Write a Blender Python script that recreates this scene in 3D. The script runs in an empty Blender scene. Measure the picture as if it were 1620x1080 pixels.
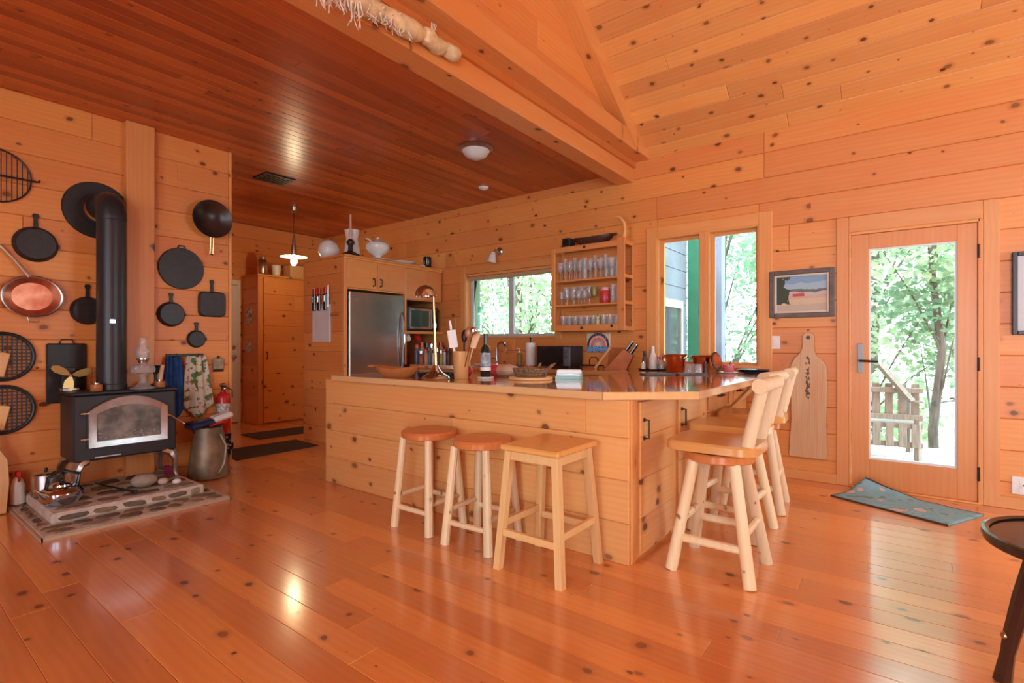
import bpy, math, random
from mathutils import Vector, Matrix
R = math.radians
PI = math.pi
C = bpy.context.scene.collection
SC = bpy.context.scene
# ------------------------------------------------------------------ camera, sky, exposure
cam = bpy.data.cameras.new('camera'); camo = bpy.data.objects.new('camera', cam); C.objects.link(camo)
cam.sensor_fit = 'HORIZONTAL'; cam.sensor_width = 36.0; cam.lens = 36.0 * 811 / 1620
cam.shift_y = 5 / 1620; cam.clip_start = 0.05
camo.location = (0, 0, 1.16); camo.rotation_euler = (R(90), 0, R(37.4))
SC.camera = camo
SC.view_settings.view_transform = 'Standard'; SC.view_settings.look = 'None'
SC.view_settings.gamma = 1.0; SC.view_settings.use_curve_mapping = False
SC.view_settings.exposure = -0.1
W = bpy.data.worlds.new('sky'); SC.world = W; W.use_nodes = True
bg = W.node_tree.nodes['Background']; bg.inputs['Color'].default_value = (0.80, 0.97, 1.06, 1); bg.inputs['Strength'].default_value = 14.0
def portal(loc, rot, sx, sy):
    l = bpy.data.lights.new('window_daylight', 'AREA'); l.shape = 'RECTANGLE'; l.size = sx; l.size_y = sy
    l.cycles.is_portal = True
    o = bpy.data.objects.new('window_daylight', l); C.objects.link(o); o.location = loc; o.rotation_euler = rot
    return o
portal((-1.24, -3.32, 1.55), (R(90), 0, 0), 1.0, 2.5)  # this and the next two serve unseen openings shaped for the light
portal((1.985, -3.32, 1.55), (R(90), 0, 0), 2.1, 2.9)
portal((3.32, 3.7, 1.6), (0, R(90), 0), 1.3, 1.8)
portal((0.04, 5.16, 1.08), (R(-90), 0, 0), 0.6, 1.75)
portal((-1.515, 5.2, 1.6), (R(-90), 0, 0), 1.0, 1.35)
portal((-3.9, 5.2, 1.68), (R(-90), 0, 0), 1.5, 0.9)
# ------------------------------------------------------------------ helpers
def link(o, parent=None):
    C.objects.link(o)
    if parent is not None: o.parent = parent
    return o
def tag(o, label=None, cat=None, group=None, kind=None):
    if label: o['label'] = label
    if cat: o['category'] = cat
    if group: o['group'] = group
    if kind: o['kind'] = kind
    return o
def thing(name, label, cat, loc=(0, 0, 0), rz=0, group=None, rot=None):
    o = bpy.data.objects.new(name, None); o.empty_display_size = 0.05; C.objects.link(o)
    o.location = loc; o.rotation_euler = rot if rot else (0, 0, rz)
    return tag(o, label, cat, group)
def copy_tree(o, parent=None):
    c = o.copy(); C.objects.link(c)
    if parent is not None: c.parent = parent
    for ch in list(o.children): copy_tree(ch, c)
    return c
def basis(ax, ay, o=(0, 0, 0)):
    ax = Vector(ax).normalized(); ay = Vector(ay).normalized(); az = ax.cross(ay)
    m = Matrix((ax, ay, az)).transposed().to_4x4(); m.translation = Vector(o)
    return m
class MB:
    def __init__(s): s.v = []; s.f = []
    def add(s, vs, fs, M=None):
        n = len(s.v)
        s.v += [tuple(M @ Vector(p)) if M is not None else tuple(p) for p in vs]
        s.f += [tuple(i + n for i in f) for f in fs]
        return s
    def box(s, x0, x1, y0, y1, z0, z1, M=None):
        vs = [(x0,y0,z0),(x1,y0,z0),(x1,y1,z0),(x0,y1,z0),(x0,y0,z1),(x1,y0,z1),(x1,y1,z1),(x0,y1,z1)]
        return s.add(vs, [(3,2,1,0),(4,5,6,7),(0,1,5,4),(1,2,6,5),(2,3,7,6),(3,0,4,7)], M)
    def cbox(s, x0, x1, y0, y1, z0, z1, b=0.004, M=None):
        b = min(b, abs(x1-x0)/2.2, abs(y1-y0)/2.2, abs(z1-z0)/2.2)
        vs = []; fs = []; X = (x0, x1); Y = (y0, y1); Z = (z0, z1); S = (1, -1)
        ix = {}
        for i in (0,1):
            for j in (0,1):
                for k in (0,1):
                    for a in (0,1,2):
                        p = [X[i]+S[i]*b, Y[j]+S[j]*b, Z[k]+S[k]*b]
                        p[a] = (X[i], Y[j], Z[k])[a]
                        ix[(i,j,k,a)] = len(vs); vs.append(p)
        for a in (0,1,2):
            for e in (0,1):
                q = []
                for (m, n) in ((0,0),(1,0),(1,1),(0,1)):
                    t = [0,0,0]; t[a] = e; t[(a+1)%3] = m; t[(a+2)%3] = n
                    q.append(ix[(t[0],t[1],t[2],a)])
                fs.append(tuple(q) if e else tuple(q[::-1]))
        for a in (0,1,2):
            b1, c1 = (a+1)%3, (a+2)%3
            for m in (0,1):
                for n in (0,1):
                    t0 = [0,0,0]; t0[b1] = m; t0[c1] = n; t1 = list(t0); t1[a] = 1
                    q = (ix[(*t0,b1)], ix[(*t1,b1)], ix[(*t1,c1)], ix[(*t0,c1)])
                    fs.append(q if (m == n) == False else q[::-1])
        for i in (0,1):
            for j in (0,1):
                for k in (0,1):
                    q = (ix[(i,j,k,0)], ix[(i,j,k,1)], ix[(i,j,k,2)])
                    fs.append(q if (i+j+k) % 2 else q[::-1])
        return s.add(vs, fs, M)
    def lathe(s, prof, n=16, c=(0,0,0), M=None, a0=0.0):
        vs = []; fs = []; rings = []
        for (r, z) in prof:
            if r < 1e-6: rings.append([len(vs)]); vs.append((c[0], c[1], c[2]+z))
            else:
                rings.append(list(range(len(vs), len(vs)+n)))
                vs += [(c[0]+r*math.cos(a0+2*PI*i/n), c[1]+r*math.sin(a0+2*PI*i/n), c[2]+z) for i in range(n)]
        for a, b in zip(rings, rings[1:]):
            if len(a) == 1 and len(b) == 1: continue
            for i in range(n):
                j = (i+1) % n
                if len(a) == 1: fs.append((a[0], b[j], b[i]))
                elif len(b) == 1: fs.append((a[i], a[j], b[0]))
                else: fs.append((a[i], a[j], b[j], b[i]))
        return s.add(vs, fs, M)
    def tube(s, pts, r, n=8, caps=True, M=None, sq=1.0):
        pts = [Vector(p) for p in pts]
        rs = r if isinstance(r, (list, tuple)) else [r]*len(pts)
        vs = []; fs = []; up = None
        for i, p in enumerate(pts):
            t = (pts[min(i+1, len(pts)-1)] - pts[max(i-1, 0)]).normalized()
            if up is None:
                up = Vector((0,0,1)) if abs(t.z) < 0.9 else Vector((1,0,0))
            u = (up - t*up.dot(t)).normalized(); w = t.cross(u); up = u
            vs += [p + rs[i]*(math.cos(2*PI*k/n)*u*sq + math.sin(2*PI*k/n)*w) for k in range(n)]
        for i in range(len(pts)-1):
            for k in range(n):
                a = i*n+k; b = i*n+(k+1) % n
                fs.append((a, b, b+n, a+n))
        if caps: fs.append(tuple(range(n))[::-1]); fs.append(tuple(range((len(pts)-1)*n, len(pts)*n)))
        return s.add(vs, fs, M)
    def cyl(s, p0, p1, r0, r1=None, n=12, M=None): return s.tube([p0, p1], [r0, r0 if r1 is None else r1], n, True, M)
    def prism(s, poly, z0, z1, M=None, b=0.0):
        n = len(poly); vs = [(x, y, z0) for x, y in poly]
        if b:
            cx = sum(p[0] for p in poly)/n; cy = sum(p[1] for p in poly)/n
            def ins(p):
                d = Vector((cx-p[0], cy-p[1])); L = d.length or 1
                return (p[0]+d.x/L*b, p[1]+d.y/L*b)
            vs += [(x, y, z1-b) for x, y in poly] + [(*ins(p), z1) for p in poly]; k = 2
        else: vs += [(x, y, z1) for x, y in poly]; k = 1
        fs = [tuple(range(n))[::-1], tuple(range(k*n, (k+1)*n))]
        for q in range(k):
            for i in range(n): fs.append((q*n+i, q*n+(i+1) % n, (q+1)*n+(i+1) % n, (q+1)*n+i))
        return s.add(vs, fs, M)
    def ball(s, c, rx, ry=None, rz=None, n=14, m=8, M=None):
        ry = rx if ry is None else ry; rz = rx if rz is None else rz
        pr = [(math.sin(PI*i/m), -math.cos(PI*i/m)) for i in range(m+1)]
        K = Matrix.Translation(c) @ Matrix.Diagonal((rx, ry, rz, 1))
        return s.lathe(pr, n, (0,0,0), (M @ K) if M is not None else K)
    def mesh(s, name, mat, ang=0.6, jit=0):
        me = bpy.data.meshes.new(name)
        vs = s.v
        if jit:
            rr = random.Random(len(vs)); vs = [(x+rr.uniform(-jit,jit), y+rr.uniform(-jit,jit), z+rr.uniform(-jit,jit)) for x, y, z in vs]
        me.from_pydata(vs, [], s.f); me.update()
        if mat is not None: me.materials.append(mat)
        me.shade_smooth(); me.set_sharp_from_angle(angle=ang)
        return me
    def build(s, name, mat, parent=None, loc=(0,0,0), rot=(0,0,0), ang=0.6, jit=0, label=None, kind=None):
        o = bpy.data.objects.new(name, s.mesh(name, mat, ang, jit)); link(o, parent); o.location = loc; o.rotation_euler = rot
        if label: o['label'] = label
        if kind: o['kind'] = kind
        return o
def struct(name, mb, mat): return tag(mb.build(name, mat), kind='structure')
def solo(name, mb, mat, label, cat, loc=(0,0,0), rot=(0,0,0), group=None, **k):
    return tag(mb.build(name, mat, None, loc, rot, **k), label, cat, group)
# ------------------------------------------------------------------ materials
def newmat(name):
    m = bpy.data.materials.new(name); m.use_nodes = True
    nt = m.node_tree; b = nt.nodes['Principled BSDF']
    return m, nt, b
def N(nt, t, **kw):
    n = nt.nodes.new(t)
    for k, v in kw.items():
        if k.startswith('i_'): n.inputs[k[2:]].default_value = v
        elif k.startswith('n_'): n.inputs[int(k[2:])].default_value = v
        else: setattr(n, k, v)
    return n
def mathn(nt, op, a, b=None, clamp=False):
    n = nt.nodes.new('ShaderNodeMath'); n.operation = op; n.use_clamp = clamp
    for i, x in enumerate((a, b)):
        if x is None: continue
        if isinstance(x, (int, float)): n.inputs[i].default_value = x
        else: nt.links.new(x, n.inputs[i])
    return n.outputs[0]
def mixc(nt, fac, a, b, mode='MIX'):
    n = nt.nodes.new('ShaderNodeMix'); n.data_type = 'RGBA'; n.blend_type = mode
    for i, x in ((0, fac), (6, a), (7, b)):
        if isinstance(x, (int, float)): n.inputs[i].default_value = x
        elif isinstance(x, tuple): n.inputs[i].default_value = (*x, 1) if len(x) == 3 else x
        else: nt.links.new(x, n.inputs[i])
    return n.outputs[2]
def pine(name, ca, cb, rough=0.45, knot=1.0, ks=3.2, axis='X', tone=0.22, bump=0.06, spec=0.5, gs=1.0, kcol=(0.13, 0.026, 0.008), rand=True, coat=0.0, coatr=0.06):
    m, nt, b = newmat(name); L = nt.links.new
    tc = N(nt, 'ShaderNodeTexCoord'); oi = N(nt, 'ShaderNodeObjectInfo')
    off = N(nt, 'ShaderNodeVectorMath', operation='SCALE'); off.inputs[0].default_value = (53.0, 31.0, 17.0)
    L(oi.outputs['Random'], off.inputs['Scale'])
    sep = N(nt, 'ShaderNodeSeparateXYZ'); L(tc.outputs['Object'], sep.inputs[0])
    com = N(nt, 'ShaderNodeCombineXYZ')
    o = {'X': (0, 1, 2), 'Y': (1, 0, 2), 'Z': (2, 0, 1)}[axis]
    for i in range(3): L(sep.outputs[o[i]], com.inputs[i])
    if axis == 'Z':   # mix the two cross axes so the knots show on every side
        L(mathn(nt, 'ADD', sep.outputs[0], sep.outputs[1]), com.inputs[1])
    vec = com.outputs[0]
    if rand:
        ad = N(nt, 'ShaderNodeVectorMath', operation='ADD'); L(vec, ad.inputs[0]); L(off.outputs[0], ad.inputs[1]); vec = ad.outputs[0]
    def scaled(v):
        s = N(nt, 'ShaderNodeVectorMath', operation='MULTIPLY'); L(vec, s.inputs[0]); s.inputs[1].default_value = v; return s.outputs[0]
    n1 = N(nt, 'ShaderNodeTexNoise', i_Scale=1.0, i_Detail=4.0, i_Roughness=0.6, i_Distortion=0.4); L(scaled((1.6*gs, 26*gs, 26*gs)), n1.inputs['Vector'])
    w1 = N(nt, 'ShaderNodeTexWave', wave_type='BANDS', bands_direction='Y', i_Scale=5.5*gs, i_Distortion=7.0, i_Detail=2.0)
    w1.inputs['Detail Scale'].default_value = 0.7
    L(scaled((0.35*gs, 1.6*gs, 1.6*gs)), w1.inputs['Vector'])
    g = mathn(nt, 'ADD', mathn(nt, 'MULTIPLY', n1.outputs['Fac'], 0.75), mathn(nt, 'MULTIPLY', w1.outputs['Fac'], 0.24))
    g = mathn(nt, 'SUBTRACT', g, 0.12, True)
    col = mixc(nt, g, ca, cb)
    nr = N(nt, 'ShaderNodeTexNoise', i_Scale=1.0, i_Detail=2.0); L(scaled((2.2, 6.0, 6.0)), nr.inputs['Vector'])
    rd = mathn(nt, 'MULTIPLY', mathn(nt, 'SUBTRACT', nr.outputs['Fac'], 0.48, True), 2.2, True)
    col = mixc(nt, rd, col, (ca[0]*0.96, ca[1]*0.74, ca[2]*0.6))
    if tone:
        v = mathn(nt, 'ADD', mathn(nt, 'MULTIPLY', oi.outputs['Random'], tone*2), 1.0-tone)
        hs = N(nt, 'ShaderNodeHueSaturation'); L(col, hs.inputs['Color']); L(v, hs.inputs['Value'])
        L(mathn(nt, 'ADD', mathn(nt, 'MULTIPLY', oi.outputs['Random'], 0.008), 0.496), hs.inputs['Hue'])
        col = hs.outputs[0]
    if knot:
        nd = N(nt, 'ShaderNodeTexNoise', i_Scale=14.0, i_Detail=2.0); L(vec, nd.inputs['Vector'])
        wb = N(nt, 'ShaderNodeVectorMath', operation='SCALE'); L(nd.outputs['Color'], wb.inputs[0]); wb.inputs['Scale'].default_value = 0.13
        ab = N(nt, 'ShaderNodeVectorMath', operation='ADD'); L(scaled((ks*0.72, ks, ks)), ab.inputs[0]); L(wb.outputs[0], ab.inputs[1])
        vo = N(nt, 'ShaderNodeTexVoronoi', voronoi_dimensions='2D', i_Scale=1.0); L(ab.outputs[0], vo.inputs['Vector'])
        sc_ = N(nt, 'ShaderNodeSeparateColor'); L(vo.outputs['Color'], sc_.inputs[0])
        size = mathn(nt, 'MULTIPLY', mathn(nt, 'SUBTRACT', sc_.outputs[0], 0.34, True), 0.20*knot)
        halo = mathn(nt, 'MULTIPLY', mathn(nt, 'SUBTRACT', mathn(nt, 'MULTIPLY', size, 2.0), vo.outputs['Distance']), 6.0, True)
        core = mathn(nt, 'MULTIPLY', mathn(nt, 'SUBTRACT', size, vo.outputs['Distance']), 40.0, True)
        col = mixc(nt, mathn(nt, 'MULTIPLY', halo, 0.6), col, tuple(0.55*x for x in cb))
        col = mixc(nt, mathn(nt, 'MULTIPLY', core, mathn(nt, 'ADD', mathn(nt, 'MULTIPLY', sc_.outputs[1], 0.5), 0.5)), col, kcol)
    L(col, b.inputs['Base Color'])
    b.inputs['Roughness'].default_value = rough; b.inputs['Specular IOR Level'].default_value = spec
    if coat: b.inputs['Coat Weight'].default_value = coat; b.inputs['Coat Roughness'].default_value = coatr; b.inputs['Coat IOR'].default_value = 1.7
    if bump:
        bp = N(nt, 'ShaderNodeBump', i_Strength=bump, i_Distance=0.004); L(g, bp.inputs['Height']); L(bp.outputs[0], b.inputs['Normal'])
    return m
def plain(name, col, rough=0.5, metal=0.0, spec=0.5, var=0.0, vs=8.0, emit=0.0, bump=0.0, col2=None, stretch=(1,1,1), coat=0.0):
    m, nt, b = newmat(name); L = nt.links.new
    b.inputs['Base Color'].default_value = (*col, 1); b.inputs['Roughness'].default_value = rough
    b.inputs['Metallic'].default_value = metal; b.inputs['Specular IOR Level'].default_value = spec
    if coat: b.inputs['Coat Weight'].default_value = coat
    tc = N(nt, 'ShaderNodeTexCoord'); mp = N(nt, 'ShaderNodeMapping'); mp.inputs['Scale'].default_value = stretch
    L(tc.outputs['Object'], mp.inputs[0])
    no = N(nt, 'ShaderNodeTexNoise', i_Scale=vs, i_Detail=3.0); L(mp.outputs[0], no.inputs['Vector'])
    c2 = col2 if col2 else tuple(x*(1-var) for x in col)
    ra = N(nt, 'ShaderNodeMapRange'); L(no.outputs['Fac'], ra.inputs[0]); ra.inputs[1].default_value = 0.35; ra.inputs[2].default_value = 0.65
    L(mixc(nt, ra.outputs[0], col, c2), b.inputs['Base Color'])
    if bump:
        bp = N(nt, 'ShaderNodeBump', i_Strength=bump, i_Distance=0.01); L(no.outputs['Fac'], bp.inputs['Height']); L(bp.outputs[0], b.inputs['Normal'])
    if emit: b.inputs['Emission Color'].default_value = (*col, 1); b.inputs['Emission Strength'].default_value = emit
    return m
def glassmat(name, tint=(1,1,1), gloss=1.0, rough=0.0, body=0.0, bodycol=(1,1,1)):
    m = bpy.data.materials.new(name); m.use_nodes = True; nt = m.node_tree; nt.nodes.clear(); L = nt.links.new
    out = N(nt, 'ShaderNodeOutputMaterial'); tr = N(nt, 'ShaderNodeBsdfTransparent'); tr.inputs[0].default_value = (*tint, 1)
    gl = N(nt, 'ShaderNodeBsdfGlossy'); gl.inputs['Roughness'].default_value = rough; gl.inputs[0].default_value = (gloss, gloss, gloss, 1)
    lw = N(nt, 'ShaderNodeFresnel'); lw.inputs['IOR'].default_value = 1.5
    mx = N(nt, 'ShaderNodeMixShader'); L(lw.outputs[0], mx.inputs[0]); L(tr.outputs[0], mx.inputs[1]); L(gl.outputs[0], mx.inputs[2])
    last = mx.outputs[0]
    if body:
        df = N(nt, 'ShaderNodeBsdfDiffuse'); df.inputs[0].default_value = (*bodycol, 1)
        m2 = N(nt, 'ShaderNodeMixShader'); m2.inputs[0].default_value = body; L(last, m2.inputs[1]); L(df.outputs[0], m2.inputs[2]); last = m2.outputs[0]
    L(last, out.inputs[0]); return m
A1, B1 = (0.78, 0.320, 0.092), (0.67, 0.220, 0.048)
M_wall = pine('pine_wall', A1, B1, 0.42, 1.0, 6.2, tone=0.07)
M_wallY = pine('pine_backing', B1, B1, 0.5, 0, 3.0)
M_trim = pine('pine_trim', (0.79, 0.365, 0.120), (0.69, 0.265, 0.068), 0.42, 0.5, 2.2, tone=0.08)
M_trimZ = pine('pine_trim_upright', (0.79, 0.365, 0.120), (0.69, 0.265, 0.068), 0.42, 0.5, 2.2, 'Z', tone=0.08)
M_trimY = pine('pine_beam', (0.77, 0.335, 0.105), (0.65, 0.235, 0.058), 0.42, 0.9, 4.4, 'Y', tone=0.08)
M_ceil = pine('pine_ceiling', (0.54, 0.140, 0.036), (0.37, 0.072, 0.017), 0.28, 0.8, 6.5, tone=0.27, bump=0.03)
M_vault = pine('pine_vault', (0.78, 0.365, 0.118), (0.68, 0.265, 0.066), 0.45, 1.0, 6.8, tone=0.14)
M_floor = pine('pine_floor', (0.79, 0.305, 0.086), (0.65, 0.185, 0.042), 0.30, 0.9, 5.8, tone=0.15, bump=0.015, spec=0.6, coat=1.0, coatr=0.15)
M_cab = pine('pine_cabinet', (0.77, 0.345, 0.112), (0.66, 0.245, 0.060), 0.38, 0.8, 5.2, tone=0.1)
M_cabY = pine('pine_cabinet_side', (0.77, 0.345, 0.112), (0.66, 0.245, 0.060), 0.38, 0.8, 5.2, 'Y', tone=0.1)
M_cabZ = pine('pine_cabinet_upright', (0.77, 0.345, 0.112), (0.66, 0.245, 0.060), 0.38, 0.7, 4.5, 'Z', tone=0.1)
M_isl = pine('pine_island', (0.80, 0.40, 0.145), (0.70, 0.295, 0.085), 0.4, 1.0, 5.5, tone=0.1)
M_top = pine('counter_wood', (0.76, 0.40, 0.15), (0.60, 0.26, 0.08), 0.10, 0.5, 2.5, tone=0.1, bump=0.0, spec=0.6, gs=0.8, coat=0.6)
M_edge = pine('counter_edge', (0.82, 0.52, 0.24), (0.74, 0.41, 0.16), 0.3, 0, 2.5, tone=0.12)
M_log = pine('peeled_log', (0.84, 0.66, 0.42), (0.74, 0.52, 0.28), 0.5, 0.5, 6.0, 'Z', tone=0.1, kcol=(0.25, 0.1, 0.04))
M_seat = pine('stool_seat', (0.80, 0.42, 0.13), (0.68, 0.30, 0.075), 0.22, 0, 3.0, tone=0.08, bump=0.0)
M_seatr = pine('stool_seat_red', (0.66, 0.21, 0.065), (0.52, 0.135, 0.038), 0.25, 0, 3.0, tone=0.06, bump=0.0)
M_stool = pine('stool_wood', (0.82, 0.53, 0.24), (0.72, 0.41, 0.16), 0.35, 0, 3.0, 'Z', tone=0.05)
M_door = pine('door_wood', (0.76, 0.33, 0.10), (0.64, 0.235, 0.06), 0.35, 0, 3.0, 'Z', tone=0.05)
M_slab = pine('board_slab', (0.70, 0.45, 0.25), (0.45, 0.25, 0.12), 0.5, 0, 3.0, 'Z', tone=0.02, gs=1.4)
M_dark = pine('dark_table_wood', (0.06, 0.024, 0.014), (0.03, 0.012, 0.008), 0.18, 0, 3.0, tone=0.02, bump=0)
M_bowl = pine('bowl_wood', (0.50, 0.19, 0.06), (0.33, 0.10, 0.03), 0.3, 0, 3.0, tone=0.05)
M_brown = plain('dark_brown', (0.10, 0.035, 0.018), 0.4, var=0.4)
M_iron = plain('cast_iron', (0.022, 0.023, 0.026), 0.42, 0.0, 0.5, 0.4, 30, bump=0.06)
M_black = plain('black_paint', (0.020, 0.022, 0.026), 0.45, 0.0, 0.5, 0.3, 10)
M_blackg = plain('black_gloss', (0.012, 0.012, 0.014), 0.15, 0.0, 0.5, 0.2, 10)
M_pipe = plain('stove_pipe', (0.035, 0.038, 0.045), 0.38, 0.3, 0.5, 0.2, 4)
M_steel = plain('stainless', (0.56, 0.56, 0.55), 0.22, 1.0, 0.5, 0.08, 3.0, stretch=(1, 1, 60))
M_chrome = plain('chrome', (0.60, 0.72, 0.84), 0.10, 1.0, 0.5, 0.05)
M_nickel = plain('nickel', (0.55, 0.57, 0.57), 0.32, 1.0, 0.5, 0.2, 14)
M_brass = plain('brass', (0.55, 0.40, 0.20), 0.3, 1.0, 0.5, 0.2, 10)
M_bronze = plain('bronze_hardware', (0.06, 0.045, 0.035), 0.4, 0.7, 0.5, 0.2)
M_copper = plain('copper', (0.80, 0.34, 0.19), 0.17, 1.0, 0.5, col2=(0.62, 0.20, 0.10), vs=9)
M_copin = plain('copper_worn', (0.75, 0.35, 0.22), 0.34, 0.85, 0.5, col2=(0.55, 0.17, 0.09), vs=12)
M_white = plain('white_ceramic', (0.80, 0.79, 0.76), 0.22, 0, 0.5, 0.04)
M_wplas = plain('white_plastic', (0.82, 0.81, 0.78), 0.4, 0, 0.5, 0.03)
M_wdoor = plain('white_door_paint', (0.80, 0.78, 0.77), 0.4, 0, 0.5, 0.03)
M_red = plain('red_enamel', (0.55, 0.022, 0.022), 0.25, 0, 0.5, 0.1)
M_rwax = plain('red_wax', (0.62, 0.05, 0.07), 0.3, 0, 0.5, 0.15)
M_pink = plain('pink_glass_wax', (0.70, 0.18, 0.20), 0.3, 0, 0.5, 0.2)
M_blue = plain('blue_cloth', (0.03, 0.10, 0.33), 0.9, 0, 0.2, 0.35, 14, bump=0.2)
M_navy = plain('navy_glaze', (0.02, 0.03, 0.10), 0.25, 0, 0.5, 0.3)
M_mortar = plain('mortar', (0.66, 0.57, 0.49), 0.9, 0, 0.3, 0.25, 18, bump=0.25)
M_stones = [plain('stone_%d' % i, c, 0.75, 0, 0.4, 0.45, 16, bump=0.3) for i, c in enumerate([(0.24,0.15,0.09),(0.20,0.14,0.10),(0.30,0.19,0.12),(0.17,0.12,0.09),(0.38,0.29,0.21)])]
M_pebble = plain('pebble', (0.40, 0.33, 0.27), 0.7, 0, 0.4, 0.25, 30, bump=0.15)
M_pebble2 = plain('pebble_pale', (0.66, 0.50, 0.40), 0.6, 0, 0.4, 0.2, 20)
M_ash = plain('scuttle_metal', (0.36, 0.27, 0.18), 0.5, 0.35, 0.5, 0.55, 6)
M_mat = plain('hall_mat_weave', (0.10, 0.075, 0.065), 0.95, 0, 0.1, 0.3, 90, bump=0.4)
M_glass = glassmat('window_glass', (0.97, 0.99, 0.98))
M_drink = glassmat('drinking_glass', (0.93, 0.95, 0.95), 1.0, 0.02, 0.20, (0.88, 0.90, 0.92))
M_frost = plain('frosted_glass', (0.72, 0.72, 0.70), 0.35, 0, 0.5, 0.1, 6)
M_green = plain('green_paint', (0.028, 0.20, 0.125), 0.5, 0, 0.4, 0.15)
M_bluep = plain('blue_grey_post', (0.20, 0.25, 0.36), 0.6, 0, 0.4, 0.25, 3)
M_siding = plain('grey_siding', (0.15, 0.18, 0.215), 0.7, 0, 0.3, 0.3, 2)
M_deck = plain('weathered_deck', (0.62, 0.61, 0.58), 0.85, 0, 0.2, 0.25, 5, stretch=(1, 12, 12))
M_bench = plain('weathered_bench', (0.24, 0.22, 0.19), 0.85, 0, 0.2, 0.35, 8, stretch=(8, 8, 1))
M_bark = plain('bark', (0.13, 0.115, 0.10), 0.95, 0, 0.1, 0.5, 12, bump=0.5, stretch=(1, 1, 0.3))
def leafmat(name, c1, c2):
    m, nt, b = newmat(name); L = nt.links.new
    ge = N(nt, 'ShaderNodeNewGeometry')
    L(mixc(nt, ge.outputs['Random Per Island'], c1, c2), b.inputs['Base Color']); b.inputs['Roughness'].default_value = 0.6
    tl = N(nt, 'ShaderNodeBsdfTranslucent'); L(mixc(nt, ge.outputs['Random Per Island'], c1, c2), tl.inputs[0])
    mx = N(nt, 'ShaderNodeMixShader'); mx.inputs[0].default_value = 0.45
    L(b.outputs[0], mx.inputs[1]); L(tl.outputs[0], mx.inputs[2]); L(mx.outputs[0], nt.nodes['Material Output'].inputs[0])
    return m
M_leaf = [leafmat('leaves_bright', (0.22, 0.35, 0.18), (0.36, 0.46, 0.30)), leafmat('leaves_mid', (0.10, 0.22, 0.13), (0.21, 0.33, 0.21)), leafmat('leaves_pale', (0.34, 0.41, 0.27), (0.48, 0.52, 0.38))]
M_grass = plain('forest_ground', (0.40, 0.44, 0.26), 0.95, 0, 0.1, 0.4, 1.5)
# ------------------------------------------------------------------ room shell
XL, XR, YB, YF, XH = -5.07, 3.2, 5.03, -3.2, -7.9      # stove wall, right wall, door wall, wall behind, hall end
ZC, ZE, SL = 2.98, 3.06, 0.627
_bc = {}
def board_mesh(L, Wd, T, b, mat, g):
    k = (round(L, 3), round(Wd, 3), T, b, mat.name, g)
    if k not in _bc:
        m = MB(); x, y = L/2-g, Wd/2-g; xi, yi = x-b, y-b
        vs = [(-x,-y,-T),(x,-y,-T),(x,y,-T),(-x,y,-T),(-x,-y,-b),(x,-y,-b),(x,y,-b),(-x,y,-b),(-xi,-yi,0),(xi,-yi,0),(xi,yi,0),(-xi,yi,0)]
        fs = [(8,9,10,11)]
        for q in (0, 4):
            for i in range(4): fs.append((q+i, q+(i+1)%4, q+4+(i+1)%4, q+4+i))
        m.add(vs, fs); _bc[k] = m.mesh('plank', mat, 0.3)
    return _bc[k]
def subtract(rect, ops):
    out = [rect]
    for (a0, a1, c0, c1) in ops:
        nx = []
        for (u0, u1, v0, v1) in out:
            if u1 <= a0 or u0 >= a1 or v1 <= c0 or v0 >= c1: nx.append((u0, u1, v0, v1)); continue
            if u0 < a0: nx.append((u0, a0, v0, v1))
            if u1 > a1: nx.append((a1, u1, v0, v1))
            lo, hi = max(u0, a0), min(u1, a1)
            if v0 < c0: nx.append((lo, hi, v0, c0))
            if v1 > c1: nx.append((lo, hi, c1, v1))
        out = nx
    return [r for r in out if r[1]-r[0] > 0.03 and r[3]-r[2] > 0.02]
def clad(parent, origin, ax, ay, rows, span, ops, mat, T=0.02, b=0.004, seg=(2.0, 3.6), seed=1, name='plank', g=0.0006, snap=0.2):
    M = basis(ax, ay, origin); rr = random.Random(seed)
    for (v0, v1) in rows:
        u0, u1 = span(0.5*(v0+v1)) if callable(span) else span
        u = u0 - rr.uniform(0, seg[0])
        cuts = [u0]
        while True:
            u += rr.uniform(*seg)
            if u > u1 - 0.3: break
            if u > u0 + 0.3: cuts.append(round(u/snap)*snap)
        cuts.append(u1)
        for p, q in zip(cuts, cuts[1:]):
            for (a0, a1, c0, c1) in subtract((p, q, v0, v1), ops):
                o = bpy.data.objects.new(name, board_mesh(a1-a0, c1-c0, T, b, mat, g)); link(o, parent)
                o.matrix_basis = M @ Matrix.Translation(((a0+a1)/2, (c0+c1)/2, 0))
def rows_of(v0, v1, pitch, start):
    e = [v0]; k = math.ceil((v0-start)/pitch + 0.2)
    while start + k*pitch < v1 - 0.03: e.append(start+k*pitch); k += 1
    e.append(v1); return list(zip(e, e[1:]))
# floor : planks run along X
fl = struct('floor', MB().box(XH-0.1, XR+0.1, YF-0.1, YB+0.1, -0.12, -0.021), M_wallY)
clad(fl, (0, 0, 0), (1, 0, 0), (0, 1, 0), rows_of(YF, YB, 0.137, 0.02), (XH, XR), [], M_floor, 0.02, 0.0018, (2.4, 4.2), 5, g=0.0004)
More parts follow.
